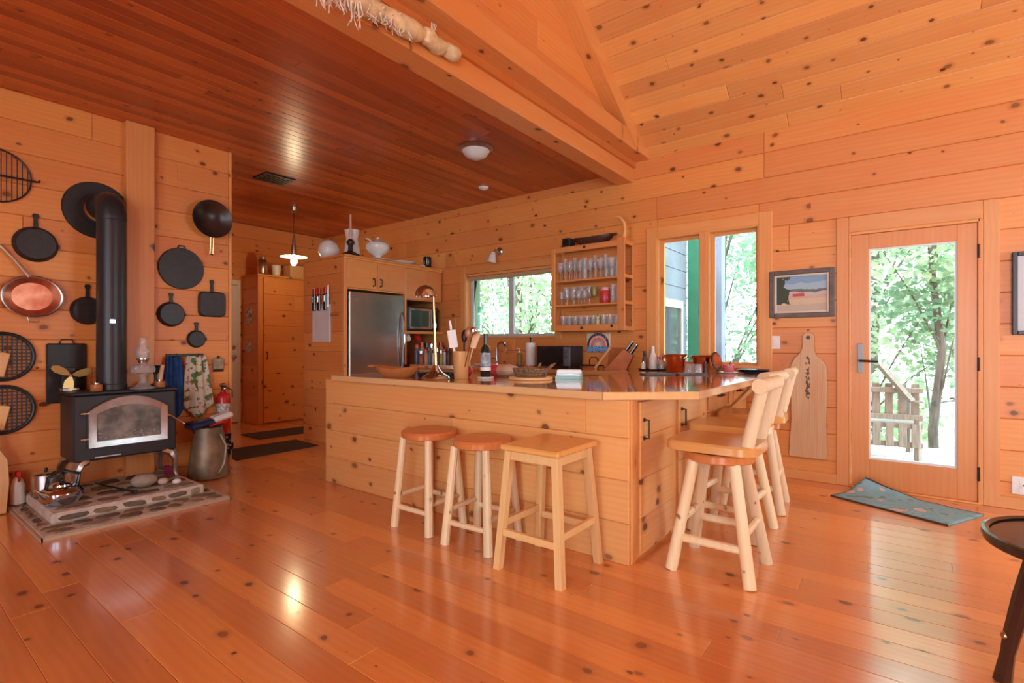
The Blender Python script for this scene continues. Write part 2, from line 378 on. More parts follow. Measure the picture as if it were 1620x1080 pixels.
# door wall with two windows and the door
W1 = (-4.62, -3.20, 1.25, 2.10); W2 = (-1.99, -1.04, 0.955, 2.24); DR = (-0.355, 0.44, -0.2, 2.075)
def walled(name, ops, u0, u1, v0, v1, M, t0, t1):
    m = MB()
    for (a, b_, c, d) in subtract((u0, u1, v0, v1), ops): m.box(a, b_, c, d, t0, t1, M)
    return struct(name, m, M_wallY)
Mb = basis((1,0,0), (0,0,1), (0, YB, 0))
wb = walled('wall_back', [W1, W2, DR], XH-0.1, XR+0.1, -0.1, 3.3, Mb, -0.16, -0.021)
clad(wb, (0, YB, 0), (1,0,0), (0,0,1), rows_of(0, 3.12, 0.2247, 2.207), (XH, XR), [W1, W2, DR], M_wall, 0.02, 0.005, (1.8, 3.6), 11)
# stove wall
Ml = basis((0,1,0), (0,0,1), (XL, 0, 0))
wl = walled('wall_left', [], YF-0.1, 2.225, -0.1, 3.0, Ml, -0.14, -0.021)
clad(wl, (XL, 0, 0), (0,1,0), (0,0,1), rows_of(0, ZC, 0.2247, 2.77), (YF, 2.225), [], M_wall, 0.02, 0.005, (2.2, 3.8), 21)
tag(MB().cbox(XL-0.14, XL+0.004, 2.226, 2.25, 0, ZC, 0.003).build('trim_1', M_trimZ), kind='structure')
# hall walls : end wall and near side wall
wh = struct('wall_hall', MB().box(XH-0.14, XH-0.021, 2.0, YB+0.1, -0.1, 3.0).box(XH-0.1, XL-0.14, 2.08, 2.225, -0.1, 3.0), M_wallY)
clad(wh, (XH, 0, 0), (0,1,0), (0,0,1), rows_of(0, ZC, 0.2247, 2.77), (2.25, YB), [(2.66, 3.62, 0, 2.08)], M_wall, 0.02, 0.005, (1.5, 2.8), 23)
clad(wh, (0, 2.247, 0), (-1,0,0), (0,0,1), rows_of(0, ZC, 0.2247, 2.77), (5.21, 7.9), [], M_wall, 0.02, 0.005, (2, 3), 24)
# flat ceiling over the kitchen : narrow boards run along Y
ce = struct('ceiling', MB().box(XH-0.1, -2.3, YF-0.1, YB+0.1, ZC+0.021, ZC+0.08), M_wallY)
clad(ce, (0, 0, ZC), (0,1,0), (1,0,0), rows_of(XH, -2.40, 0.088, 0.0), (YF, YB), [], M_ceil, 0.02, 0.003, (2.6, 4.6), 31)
# sloped ceiling over the living side : boards run along X
cs = 1/math.sqrt(1+SL*SL); sn = SL*cs; RUN = 4.13; SLEN = RUN/cs; ZR = ZE + SL*RUN
Ms = basis((1,0,0), (0,-cs,sn), (0, YB, ZE))
cv = struct('ceiling_sloped', MB().box(-2.35, XR+0.1, -0.3, SLEN+0.1, -0.10, -0.021, Ms).box(-2.35, XR+0.1, -0.3, SLEN+0.1, -0.10, 0.0, basis((-1,0,0), (0,cs,sn), (0.9, YF-0.03, ZE))), M_vault)
clad(cv, (0, YB, ZE), (1,0,0), (0,-cs,sn), rows_of(0, SLEN, 0.142, 0.0), (-2.2, XR), [], M_vault, 0.02, 0.004, (1.8, 3.4), 41)
# gable wall above the beam
wg = struct('wall_gable', MB().prism([(YF, 3.0), (YB, 3.0), (YB, ZE), (0.9, ZR), (YF, ZE)], -0.15, -0.021, basis((0,1,0), (0,0,1), (-2.2, 0, 0))), M_wallY)
clad(wg, (-2.2, 0, 0), (0,1,0), (0,0,1), rows_of(3.2, ZR, 0.2247, 3.40), lambda v: (0.9-(ZR-v)/SL, 0.9+(ZR-v)/SL), [], M_wall, 0.02, 0.004, (2, 3.5), 51)
# beams
tag(MB().cbox(-2.43, -2.25, YF, YB, 2.855, 3.055, 0.006).build('trim_2', M_trimY), kind='structure')
tag(MB().cbox(-2.43, -2.075, YF, YB, 3.055, 3.215, 0.006).build('trim_3', M_trimY), kind='structure')
tag(MB().prism([(4.735, 3.056), (YB, 3.056), (YB, ZE), (0.9, ZR), (0.9, ZR-0.19)], 0.0, 0.14, basis((0,1,0), (0,0,1), (-2.205, 0, 0))).build('trim_4', M_trimY), kind='structure')
# right and front walls (behind the camera), unseen openings placed and sized for light
wr = walled('wall_right', [(2.8, 4.6, 0.95, 2.25)], YF-0.1, YB+0.1, -0.1, 5.9, basis((0,-1,0), (0,0,1), (XR, 0, 0)) @ Matrix.Diagonal((-1, 1, 1, 1)), -0.14, 0.0)
wf = walled('wall_front', [(-1.74, -0.74, 0.3, 2.8), (0.935, 3.035, 0.1, 3.0)], XL-0.1, XR+0.1, -0.1, 3.3, basis((-1,0,0), (0,0,1), (0, YF, 0)) @ Matrix.Diagonal((-1, 1, 1, 1)), -0.14, 0.0)
for i, x in enumerate((-1.24, 1.985)):
    MB().cbox(x-0.04, x+0.04, YF-0.1, YF-0.002, 0.1 if i else 0.3, 3.0 if i else 2.8, 0.004).build('mullion', M_trimZ, wf)
for y in (2.8, 3.7, 4.6): MB().cbox(XR-0.02, XR+0.1, y-0.04, y+0.04, 0.95, 2.25, 0.004).build('mullion', M_trimZ, wr)
# baseboard
tag(MB().cbox(-1.1, -0.44, YB-0.018, YB, 0, 0.085, 0.004).cbox(0.53, XR, YB-0.018, YB, 0, 0.085, 0.004).build('baseboard_back', M_trim), kind='structure')
# post on the stove wall
tag(MB().cbox(XL, XL+0.075, 1.40, 1.60, 0, ZC, 0.006).build('trim_5', M_trimZ), kind='structure')
# window 1 : sliding window over the sink
def window(name, op, mull, casw, horizontal):
    x0, x1, z0, z1 = op; y = YB
    m = MB()
    m.cbox(x0-0.012, x0+0.012, y-0.014, y+0.16, z0, z1, 0.003); m.cbox(x1-0.012, x1+0.012, y-0.014, y+0.16, z0, z1, 0.003)
    m.cbox(x0-0.012, x1+0.012, y-0.014, y+0.16, z1-0.012, z1+0.012, 0.003); m.cbox(x0-0.012, x1+0.012, y-0.03, y+0.16, z0-0.012, z0+0.012, 0.003)
    w = struct(name, m, M_trim)
    cw = casw
    MB().cbox(x0-cw, x0, y-0.018, y, z0-cw*0.3, z1+cw, 0.004).build('casing', M_trimZ, w)
    MB().cbox(x1, x1+cw, y-0.018, y, z0-cw*0.3, z1+cw, 0.004).build('casing', M_trimZ, w)
    MB().cbox(x0, x1, y-0.018, y, z1, z1+cw, 0.004).build('casing', M_trim, w)
    return w
w1 = window('window_1', W1, None, 0.075, True)
fm = M_siding
fr1 = plain('vinyl_frame', (0.55, 0.57, 0.58), 0.4, 0, 0.5, 0.05)
for a, b_ in ((W1[0]+0.012, -3.93), (-3.93, W1[1]-0.012)):
    s = MB(); z0, z1 = W1[2]+0.012, W1[3]-0.012; t = 0.035; y0, y1 = YB+0.09, YB+0.13
    s.box(a, a+t, y0, y1, z0, z1).box(b_-t, b_, y0, y1, z0, z1).box(a+t, b_-t, y0, y1, z0, z0+t).box(a+t, b_-t, y0, y1, z1-t, z1)
    so = s.build('sash', fr1, w1)
    MB().box(a+t, b_-t, YB+0.108, YB+0.112, z0+t, z1-t).build('pane', M_glass, so)
rb = thing('roller_blind', 'rolled-up pale bamboo blind at the head of the sink window', 'blind', (-3.91, YB-0.005, 2.03))
MB().tube([(-0.66, 0.04, 0), (0.66, 0.04, 0)], 0.032, 14).build('roll', plain('bamboo', (0.62, 0.40, 0.22), 0.6, 0, 0.3, 0.3, 40, stretch=(1, 20, 20)), rb)
MB().cbox(-0.67, 0.67, 0.0, 0.03, 0.025, 0.055, 0.003).build('valance', M_trim, rb)
w2 = window('window_2', W2, None, 0.11, False)
MB().cbox(-1.568, -1.474, YB-0.016, YB+0.15, W2[2], W2[3], 0.004).build('mullion', M_trimZ, w2)
for a, b_ in ((W2[0]+0.012, -1.568), (-1.474, W2[1]-0.012)):
    s = MB(); z0, z1 = W2[2]+0.012, W2[3]-0.012; t = 0.028; y0, y1 = YB+0.07, YB+0.11
    s.box(a, a+t, y0, y1, z0, z1).box(b_-t, b_, y0, y1, z0, z1).box(a+t, b_-t, y0, y1, z0, z0+t).box(a+t, b_-t, y0, y1, z1-t, z1)
    so = s.build('sash', M_trimZ, w2)
    MB().box(a+t, b_-t, YB+0.088, YB+0.092, z0+t, z1-t).build('pane', M_glass, so)
    MB().tube([(b_-0.012, YB+0.06, 1.42), (b_-0.02, YB+0.05, 1.48), (b_-0.012, YB+0.06, 1.56)], 0.006, 6).build('latch', M_bronze, so)
# glass door
d1 = MB(); dx0, dx1, dz0, dz1 = -0.342, 0.425, 0.015, 2.05
d1.cbox(dx0, -0.225, YB-0.01, YB+0.034, dz0, dz1, 0.003).cbox(0.312, dx1, YB-0.01, YB+0.034, dz0, dz1, 0.003)
d1.cbox(-0.225, 0.312, YB-0.01, YB+0.034, 1.93, dz1, 0.003).cbox(-0.225, 0.312, YB-0.01, YB+0.034, dz0, 0.24, 0.003)
door = struct('door_1', d1, M_door)
MB().box(-0.225, 0.312, YB+0.010, YB+0.016, 0.24, 1.93).build('pane', M_glass, door)
st = MB().box(-0.225, -0.213, YB+0.0, YB+0.03, 0.24, 1.93).box(0.30, 0.312, YB, YB+0.03, 0.24, 1.93).box(-0.213, 0.30, YB, YB+0.03, 1.918, 1.93).box(-0.213, 0.30, YB, YB+0.03, 0.24, 0.256)
st.build('glazing_bead', plain('bead_white', (0.75, 0.76, 0.76), 0.4), door)
h = MB().cbox(-0.302, -0.262, YB-0.022, YB-0.01, 0.93, 1.17, 0.004).build('handle_plate', plain('pewter', (0.30, 0.30, 0.30), 0.5, 0.5), door)
MB().tube([(-0.282, YB-0.02, 1.03), (-0.282, YB-0.065, 1.03), (-0.25, YB-0.07, 1.03), (-0.16, YB-0.065, 1.025)], 0.009, 8).build('lever', M_bronze, h)
for z in (0.22, 1.02, 1.84): MB().cyl((0.432, YB-0.016, z-0.05), (0.432, YB-0.016, z+0.05), 0.009, n=8).build('hinge', M_bronze, door)
MB().cbox(-0.36, -0.345, YB-0.02, YB+0.12, 0, 2.075, 0.003).build('jamb', M_trimZ, door)
MB().cbox(0.4265, 0.455, YB-0.02, YB+0.12, 0, 2.075, 0.003).build('jamb', M_trimZ, door)
MB().cbox(-0.345, 0.44, YB-0.02, YB+0.12, 2.053, 2.075, 0.003).build('jamb', M_trim, door)
MB().cbox(-0.345, 0.44, YB-0.03, YB+0.12, 0, 0.014, 0.003).build('threshold', M_trim, door)
MB().cbox(-0.445, -0.36, YB-0.02, YB, 0, 2.205, 0.004).build('casing', M_trimZ, door)
MB().cbox(0.455, 0.545, YB-0.02, YB, 0, 2.205, 0.004).build('casing', M_trimZ, door)
MB().cbox(-0.36, 0.455, YB-0.02, YB, 2.075, 2.205, 0.004).build('casing', M_trim, door)
# white hall door
hd = struct('door_2', MB().cbox(XH-0.02, XH+0.02, 2.74, 3.585, 0.01, 2.04, 0.004), M_wdoor)
for z0, z1 in ((0.25, 0.9), (1.1, 1.85)):
    for y0, y1 in ((2.86, 3.10), (3.20, 3.45)): MB().cbox(XH+0.02, XH+0.028, y0, y1, z0, z1, 0.006).build('panel', M_wdoor, hd)
MB().ball((XH+0.06, 3.52, 0.98), 0.03).build('knob', M_nickel, hd)
MB().lathe([(0, 0), (0.028, 0), (0.03, 0.012), (0, 0.014)], 12, M=basis((0,1,0), (0,0,1), (XH+0.02, 3.52, 1.12))).build('deadbolt', M_nickel, hd)
MB().cbox(XH-0.01, XH+0.015, 3.587, 3.628, 0, 2.12, 0.003).build('casing', M_wdoor, hd); MB().cbox(XH-0.01, XH+0.015, 2.66, 3.586, 2.045, 2.12, 0.003).build('casing', M_wdoor, hd); MB().cbox(XH-0.01, XH+0.015, 2.66, 2.738, 0, 2.044, 0.003).build('casing', M_wdoor, hd)
# ------------------------------------------------------------------ outside
rnd = random.Random(7)
gr = MB(); nx, ny = 24, 20
vs = []; fs = []
for j in range(ny+1):
    for i in range(nx+1):
        x = -22+i*2; y = 5.2+j*1.6
        vs.append((x, y, -0.55-0.10*(y-5.2)+0.25*math.sin(x*0.7+y*0.4)*min(1, (y-5.2)/4)))
for j in range(ny):
    for i in range(nx): a = j*(nx+1)+i; fs.append((a, a+1, a+nx+2, a+nx+1))
struct('ground', gr.add(vs, fs), M_grass)
dk = struct('deck', MB().box(-2.6, 3.2, 5.25, 7.75, -0.35, -0.085), M_deck)
clad(dk, (0, 0, -0.05), (1,0,0), (0,1,0), rows_of(5.2, 7.75, 0.14, 5.2), (-2.6, 3.2), [], M_deck, 0.03, 0.004, (2.5, 3.5), 61, g=0.003)
# neighbouring porch wall seen through the two-pane window, its green corner post and the pale blue post
pw = struct('wall_porch', MB().box(-2.42, -2.30, 5.3, 6.82, -0.4, 3.0), M_siding)
for k in range(14): MB().box(-2.302, -2.29, 5.3, 6.82, -0.3+k*0.22, -0.09+k*0.22).build('siding_board', M_siding, pw)
pwn = MB().box(-2.29, -2.26, 5.6, 6.6, 0.45, 0.53).box(-2.29, -2.26, 5.6, 6.6, 1.62, 1.72).box(-2.29, -2.26, 5.6, 5.68, 0.53, 1.62).box(-2.29, -2.26, 6.52, 6.6, 0.53, 1.62).build('window_trim', plain('porch_trim', (0.30, 0.30, 0.29), 0.5), pw)
MB().box(-2.288, -2.28, 5.68, 6.52, 0.53, 1.62).build('pane', plain('porch_pane', (0.05, 0.06, 0.065), 0.08, 0, 0.8), pw)
solo('porch_post', MB().cbox(-2.29, -2.13, 6.84, 7.0, -0.5, 3.0, 0.01), M_green, 'green painted corner post standing outside the two-pane window', 'post')
solo('porch_post', MB().cbox(-2.0, -1.85, 6.86, 7.0, -0.5, 3.0, 0.01), M_bluep, 'pale blue-grey square post standing outside the two-pane window', 'post')
solo('porch_post', MB().cbox(-4.92, -4.80, 5.42, 5.54, -0.5, 3.0, 0.01), M_green, 'narrow green painted post standing outside the sink window', 'post')
def tree(x, y, h, rad, lm, label, n=2600, lean=0.0, tr=0.11, low=0.35, blobs=9, ls=0.13):
    rr = random.Random(int(x*100)+int(y*37)); zb = -0.6-0.10*(y-5.2)
    t = thing('tree', label, 'tree', (x, y, zb), 0, 'trees outside the cabin')
    m = MB(); pts = [(0, 0, -0.3)]; rs = [tr*1.15]
    for k in range(1, 7): pts.append((lean*k/6*h*0.4+rr.uniform(-.06, .06), rr.uniform(-.06, .06), h*k/6.5)); rs.append(tr*(1-k/8))
    m.tube(pts, rs, 8)
    cen = []
    for k in range(blobs):
        f = low + (1-low)*rr.random(); a = rr.uniform(0, 2*PI); q = rr.uniform(0.2, 0.85)*rad*(1.1-0.5*f)
        c = Vector((q*math.cos(a)+lean*f*h*0.4, q*math.sin(a), f*h)); cen.append((c, rad*rr.uniform(0.28, 0.5)))
        b0 = Vector(pts[min(6, max(1, int(f*6)-1))]); m.tube([b0, (b0+c)/2+Vector((0, 0, 0.08)), c], [tr*0.28, tr*0.16, tr*0.05], 5)
    m.build('trunk', M_bark, t)
    lv = []; lf = []
    for k in range(n):
        c, r_ = cen[rr.randrange(blobs)]
        d = Vector((rr.gauss(0, 1), rr.gauss(0, 1), rr.gauss(0, 0.8))); d = d.normalized()*r_*rr.random()**0.4
        p = c+d; s = ls*rr.uniform(0.5, 1.1)
        u = Vector((rr.gauss(0, 1), rr.gauss(0, 1), rr.gauss(0, 0.5))).normalized(); w = u.orthogonal().normalized()
        w = (w*math.cos(rr.uniform(0, 6)) + u.cross(w)*math.sin(rr.uniform(0, 6))).normalized()
        i0 = len(lv); lv += [p-u*s*0.5, p+w*s*0.28, p+u*s*0.5, p-w*s*0.28]; lf.append((i0, i0+1, i0+2, i0+3))
    MB().add(lv, lf).build('foliage', lm, t, kind='stuff')
    return t
tree(0.33, 8.4, 6.5, 1.7, M_leaf[0], 'slender maple growing just past the deck edge, seen through the glass door', 5200, 0.0, 0.06, 0.28)
tree(-0.55, 9.4, 6.8, 1.9, M_leaf[1], 'darker forked maple growing behind the slatted porch bench', 5200, 0.05, 0.065, 0.2)
tree(1.2, 11.5, 8.5, 2.4, M_leaf[2], 'tall pale tree rising well behind the deck maples', 5200, 0.0, 0.14, 0.3, 10, 0.17)
tree(-1.9, 9.6, 7.5, 2.0, M_leaf[1], 'leafy leaning sapling tree seen past the blue-grey post', 5600, 0.12, 0.06, 0.04, 13)
tree(-3.4, 12.5, 9.5, 2.8, M_leaf[1], 'broad bright tree seen through the two-pane window', 7000, 0, 0.14, 0.05, 15, 0.19)
for i, (x, y) in enumerate(((-6.6, 8.8), (-7.8, 10.2), (-5.6, 9.6), (-9.4, 9.2), (-8.8, 12.4))):
    tree(x, y, 6.0+0.6*i, 2.2, M_leaf[(0, 1, 0, 1, 2)[i]], 'leafy tree growing outside the sink window', 3600, 0, 0.12, 0.08, 12, 0.17)
for i, (x, y) in enumerate(((-0.6, 16.0), (3.4, 14.0), (6.6, 18.0), (1.6, 21.0), (4.2, 24.0), (-3.6, 22.0))):
    tree(x, y, 8.5+i*0.8, 3.0, M_leaf[(0, 2, 1, 2, 0, 2)[i]], 'tall hazy tree far down the slope beyond the deck', 5200, 0, 0.18, 0.05, 16, 0.26)
# slatted porch bench
pb = thing('porch_bench', 'weathered slatted wooden bench swing on the deck beyond the glass door', 'bench', (-0.46, 6.75, -0.05), R(8))
for z in (0.13, 0.33, 0.42, 0.70): MB().cbox(-0.62, 0.62, -0.03, 0.0, z, z+0.055, 0.004).build('rail', M_bench, pb)
for k in range(11):
    x = -0.56+k*0.112
    MB().cbox(x-0.036, x+0.036, 0.0, 0.02, 0.42, 0.80, 0.004).build('slat', M_bench, pb)
    MB().cbox(x-0.036, x+0.036, -0.05, -0.03, 0.13, 0.38, 0.004).build('slat', M_bench, pb)
for k in range(5): MB().cbox(-0.62, 0.62, 0.03+k*0.095, 0.11+k*0.095, 0.36, 0.38, 0.004).build('seat_slat', M_bench, pb)
for s in (-1, 1):
    MB().tube([(s*0.58, -0.02, 0.0), (s*0.58, -0.02, 0.42)], 0.035, 4).build('leg', M_bench, pb)
    MB().tube([(s*0.58, 0.48, 0.0), (s*0.58, 0.48, 0.6)], 0.035, 4).build('leg', M_bench, pb)
    MB().cbox(s*0.58-0.045, s*0.58+0.045, -0.05, 0.52, 0.6, 0.625, 0.004).build('arm', M_bench, pb)
    MB().tube([(s*0.52, -0.08, 0.62), (s*0.25, -0.02, 1.0)], 0.035, 4).build('brace', M_bench, pb)
# ------------------------------------------------------------------ kitchen island and counters
ZT = 0.91
isl = thing('kitchen_island', 'pine board-fronted kitchen peninsula with the three loose stools before it', 'kitchen island', (0, 0, 0))
MB().box(-3.895, -1.775, 2.525, 3.15, 0.0, ZT-0.042).build('body', M_cab, isl)
clad(isl, (0, 2.50, 0), (1,0,0), (0,0,1), [(0.0, 0.218), (0.218, 0.443), (0.443, 0.668), (0.668, ZT-0.042)], (-3.907, -1.142), [], M_isl, 0.024, 0.004, (3, 4), 71)
MB().cbox(-1.175, -1.135, 2.5245, 2.575, 0, ZT-0.042, 0.004).build('corner_post', M_cabZ, isl)
def pull(parent, M, L=0.1, d=0.028, r=0.006, name='handle'):
    MB().tube([(0, -L/2, 0), (0, -L/2, d), (0, L/2, d), (0, L/2, 0)], r, 6, M=M).cyl((0, -L/2, 0), (0, -L/2, 0.005), r*2, n=8, M=M).cyl((0, L/2, 0), (0, L/2, 0.005), r*2, n=8, M=M).build(name, M_bronze, parent)
# cabinets under the bar side (face +X)
specs = [(2.575, 3.17, 'door', 'pine base cabinet at the chamfered bar corner, iron pull on its planked door'),
         (3.17, 3.80, 'door', 'pine base cabinet behind the middle swivel stool'),
         (3.80, 5.01, 'drawer', 'pine base cabinet with a drawer beside the two-pane window wall')]
for (y0, y1, kind, lab) in specs:
    t = thing('base_cabinet', lab, 'cabinet', (-1.14, 0, 0))
    MB().box(-0.62, -0.012, y0+0.003, y1-0.003, 0.0, ZT-0.042).build('body', M_cabY, t)
    MB().cbox(-0.012, 0.0, y0, y0+0.03, 0, ZT-0.042, 0.002).build('stile', M_cabZ, t); MB().cbox(-0.012, 0.0, y1-0.06, y1, 0, ZT-0.042, 0.002).build('stile', M_cabZ, t)
    if kind == 'door':
        d = MB().box(-0.012, 0.002, y0+0.04, y1-0.07, 0.03, ZT-0.06).build('door', M_cabY, t)
        clad(d, (0.014, 0, 0), (0,1,0), (0,0,1), [(0.03, 0.22), (0.22, 0.43), (0.43, 0.66), (0.66, ZT-0.06)], (y0+0.04, y1-0.07), [], M_isl, 0.013, 0.004, (2, 3), 5)
        pull(d, basis((0,1,0), (0,0,1), (0.014, y0+0.085, 0.70)), 0.1)
    else:
        for (a, b_) in ((y0+0.04, y0+0.58), (y0+0.60, y1-0.07)):
            d = MB().cbox(-0.012, 0.012, a, b_, 0.68, ZT-0.06, 0.004).build('drawer', M_cabY, t)
            pull(d, basis((0,0,1), (0,1,0), (0.012, (a+b_)/2, 0.77)) @ Matrix.Diagonal((1,1,-1,1)), 0.1)
            MB().cbox(-0.012, 0.012, a, b_, 0.03, 0.66, 0.004).build('door', M_cabY, t)
    if kind == 'drawer':
        MB().tube([(0.01, 4.35, 0.62), (0.20, 4.35, ZT-0.075)], 0.022, 4).build('bracket', M_stool, t)
# sink run under the window (face -Y)
for k, (x0, x1, lab) in enumerate(((-5.0, -4.35, 'pine base cabinet in the corner by the fridge under the spice counter'), (-4.35, -3.55, 'pine base cabinet under the sink window'), (-3.55, -2.75, 'pine base cabinet under the black toaster oven'), (-2.75, -1.775, 'pine base cabinet under the knife block corner'))):
    t = thing('base_cabinet', lab, 'cabinet', (0, 4.44, 0))
    MB().box(x0+0.002, x1-0.002, 0.012, 0.57, 0, ZT-0.042).build('body', M_cab, t)
    for (a, b_) in ((x0+0.03, (x0+x1)/2-0.004), ((x0+x1)/2+0.004, x1-0.03)):
        d = MB().cbox(a, b_, -0.006, 0.012, 0.08, ZT-0.06, 0.004).build('door', M_cabZ, t)
        pull(d, basis((1,0,0), (0,0,1), (b_-0.05, -0.006, 0.7)), 0.1)
ct = thing('countertop', 'polished U-shaped wood worktop with a pale chamfered front edge', 'countertop', (0, 0, 0))
MB().prism([(-3.685,2.435),(-1.265,2.435),(-0.875,2.775),(-0.875,5.026),(-5.0,5.026),(-5.0,4.40),(-1.95,4.40),(-1.95,3.32),(-3.685,3.32)], ZT-0.04, ZT).build('top', M_top, ct)
def edge(p, q, w=0.016):
    p = Vector((*p, 0)); q = Vector((*q, 0)); d = (q-p); M = basis(d, (0,0,1), (p+q)/2)
    MB().cbox(-d.length/2, d.length/2, ZT-0.0415, ZT+0.0005, -0.001, w, 0.003, M=M).build('edge_trim', M_edge, ct)
edge((-3.70,2.435), (-1.26,2.435)); edge((-1.262,2.435), (-0.872,2.775)); edge((-0.875,2.77), (-0.875,5.0)); edge((-3.685,3.32), (-3.685,2.42))
# ------------------------------------------------------------------ fridge wall
XF = -5.02
fc = thing('tall_cabinet', 'tall pine surround built round the refrigerator, knife rack on its side', 'cabinet', (0, 0, 0))
MB().box(-5.86, -5.10, 3.47, 3.49, 0, 2.165).build('side_core', M_cabZ, fc)
clad(fc, (0, 3.45, 0), (1,0,0), (0,0,1), rows_of(0, 2.165, 0.2247, 1.98), (-5.867, XF-0.03), [], M_wall, 0.02, 0.004, (3, 4), 81)
MB().cbox(XF-0.03, XF, 3.448, 3.49, 0, 2.165, 0.003).build('stile', M_cabZ, fc); MB().cbox(XF-0.03, XF, 4.332, 4.362, 0.91, 2.165, 0.003).build('stile', M_cabZ, fc)
MB().cbox(-5.87, XF+0.015, 3.44, 5.02, 2.165, 2.187, 0.003).build('top_board', M_cabY, fc)
MB().box(-5.86, -5.84, 3.49, 5.02, 0, 2.165).build('back', M_cabY, fc)
MB().box(-5.84, XF-0.022, 3.49, 4.34, 1.80, 2.165).build('upper_box', M_cabY, fc)
MB().box(-5.84, XF-0.022, 4.36, 5.0, 1.735, 2.165).build('upper_box', M_cabY, fc)
MB().cbox(XF-0.022, XF-0.004, 3.49, 5.0, 2.142, 2.165, 0.002).build('rail', M_cabY, fc)
def udoor(y0, y1, z0, z1, hy):
    d = MB().cbox(XF-0.02, XF, y0, y1, z0, z1, 0.004).build('door', M_cabY, fc)
    pull(d, basis((0,1,0), (0,0,1), (XF, hy, z0+0.085)), 0.085)
udoor(3.495, 3.908, 1.815, 2.14, 3.85); udoor(3.914, 4.33, 1.815, 2.14, 3.955)
udoor(4.365, 4.668, 1.745, 2.13, 4.615); udoor(4.674, 4.97, 1.745, 2.13, 4.715)
MB().cbox(-5.5, XF, 4.362, 5.02, 1.30, 1.335, 0.003).build('shelf', M_cabY, fc)
fr = thing('refrigerator', 'stainless steel refrigerator with curved bar handle built into pine cabinet', 'refrigerator', (0, 0, 0))
MB().cbox(-5.80, XF-0.03, 3.50, 4.325, 0.012, 1.775, 0.006).build('body', M_black, fr)
dd = MB().cbox(XF-0.028, XF+0.012, 3.507, 4.318, 0.62, 1.77, 0.008).build('door', M_steel, fr)
MB().cbox(XF-0.028, XF+0.012, 3.507, 4.318, 0.03, 0.61, 0.008).build('freezer_drawer', M_steel, fr)
MB().tube([(XF+0.012, 4.27, 1.56), (XF+0.05, 4.27, 1.50), (XF+0.062, 4.27, 1.22), (XF+0.05, 4.27, 0.92), (XF+0.012, 4.27, 0.86)], 0.014, 8).build('handle', M_chrome, dd)
MB().cbox(XF+0.012, XF+0.015, 3.60, 3.68, 1.665, 1.685, 0.001).build('badge', M_chrome, dd)
MB().box(XF+0.0125, XF+0.0135, 3.509, 3.520, 0.62, 1.77).build('door_edge', M_wplas, dd)
mw = thing('microwave', 'silver and black microwave on the pine shelf beside the refrigerator', 'microwave', (-5.06, 4.68, 1.335))
MB().cbox(-0.36, 0, -0.27, 0.27, 0.008, 0.32, 0.006).build('body', M_black, mw)
md = MB().box(0, 0.014, -0.25, 0.14, 0.03, 0.06).box(0, 0.014, -0.25, 0.14, 0.27, 0.30).box(0, 0.014, -0.25, -0.215, 0.06, 0.27).box(0, 0.014, 0.105, 0.14, 0.06, 0.27).build('door', M_steel, mw)
MB().box(0.002, 0.008, -0.215, 0.105, 0.06, 0.27).build('glass', plain('microwave_glass', (0.05, 0.10, 0.085), 0.1, 0, 0.6, 0.3, 5), md)
MB().cbox(0, 0.012, 0.145, 0.26, 0.03, 0.30, 0.004).build('control_panel', M_blackg, mw)
for k in range(4): MB().box(-0.30+0.24*(k % 2), -0.27+0.24*(k % 2), -0.22+0.42*(k//2), -0.19+0.42*(k//2), 0, 0.009).build('foot', M_black, mw)
# knife rack
kr = thing('knife_rack', 'white panel knife rack with three black-handled knives on the pine panel', 'knife rack', (-5.46, 3.4495, 1.19))
MB().cbox(-0.18, 0.18, -0.018, 0, 0, 0.44, 0.003).build('panel', plain('rack_white', (0.72, 0.71, 0.74), 0.35, 0, 0.5, 0.1, 4), kr)
MB().cbox(-0.185, 0.185, -0.028, -0.0185, 0.40, 0.445, 0.003).build('magnet_strip', plain('rack_grey', (0.4, 0.4, 0.42), 0.4), kr)
for i, x in enumerate((-0.12, -0.02, 0.11)):
    MB().cbox(x-0.03, x+0.03, -0.044, -0.029, 0.37, 0.56, 0.006).build('knife_handle', M_blackg, kr)
    MB().cbox(x-0.026, x+0.026, -0.043, -0.03, 0.561, 0.64, 0.006).build('knife_tip', M_red, kr, label='red handle end')
    MB().cbox(x-0.004, x+0.004, -0.047, -0.0445, 0.47, 0.54, 0.001).build('knife_spine', M_chrome, kr)
MB().cbox(0.165, 0.185, -0.04, -0.0285, 0.40, 0.66, 0.003).build('sharpening_steel', M_chrome, kr)
for k in range(3): solo('coat_hook', MB().tube([(0, 0, 0), (0, -0.03, -0.005), (0, -0.035, 0.02)], 0.005, 6).cyl((0, 0, 0), (0, -0.004, 0), 0.012, n=8), M_brass, 'tiny brass hook in a row beside the knife rack', 'hook', (-5.24+k*0.05, 3.45, 1.50), group='hooks beside the knife rack')
# ------------------------------------------------------------------ pantry in the hall
pa = thing('pantry_cabinet', 'tall pine plank pantry cabinet at the end of the hall', 'cabinet', (0, 0, 0))
MB().box(XH+0.004, -7.43, 3.67, 4.74, 0, 2.16).build('body', M_cabZ, pa)
clad(pa, (0, 3.65, 0), (1,0,0), (0,0,1), rows_of(0, 2.16, 0.2247, 1.98), (XH+0.004, -7.43), [], M_wall, 0.02, 0.004, (3, 4), 82)
MB().cbox(-7.43, -7.40, 3.648, 3.72, 0, 2.16, 0.003).build('stile', M_cabZ, pa); MB().cbox(-7.43, -7.40, 4.66, 4.74, 0, 2.16, 0.003).build('stile', M_cabZ, pa)
MB().cbox(XH+0.003, -7.38, 3.64, 4.76, 2.16, 2.185, 0.003).build('top_board', M_cabY, pa)
pd = MB().box(-7.428, -7.404, 3.73, 4.65, 0.02, 2.14).build('door', M_cabY, pa)
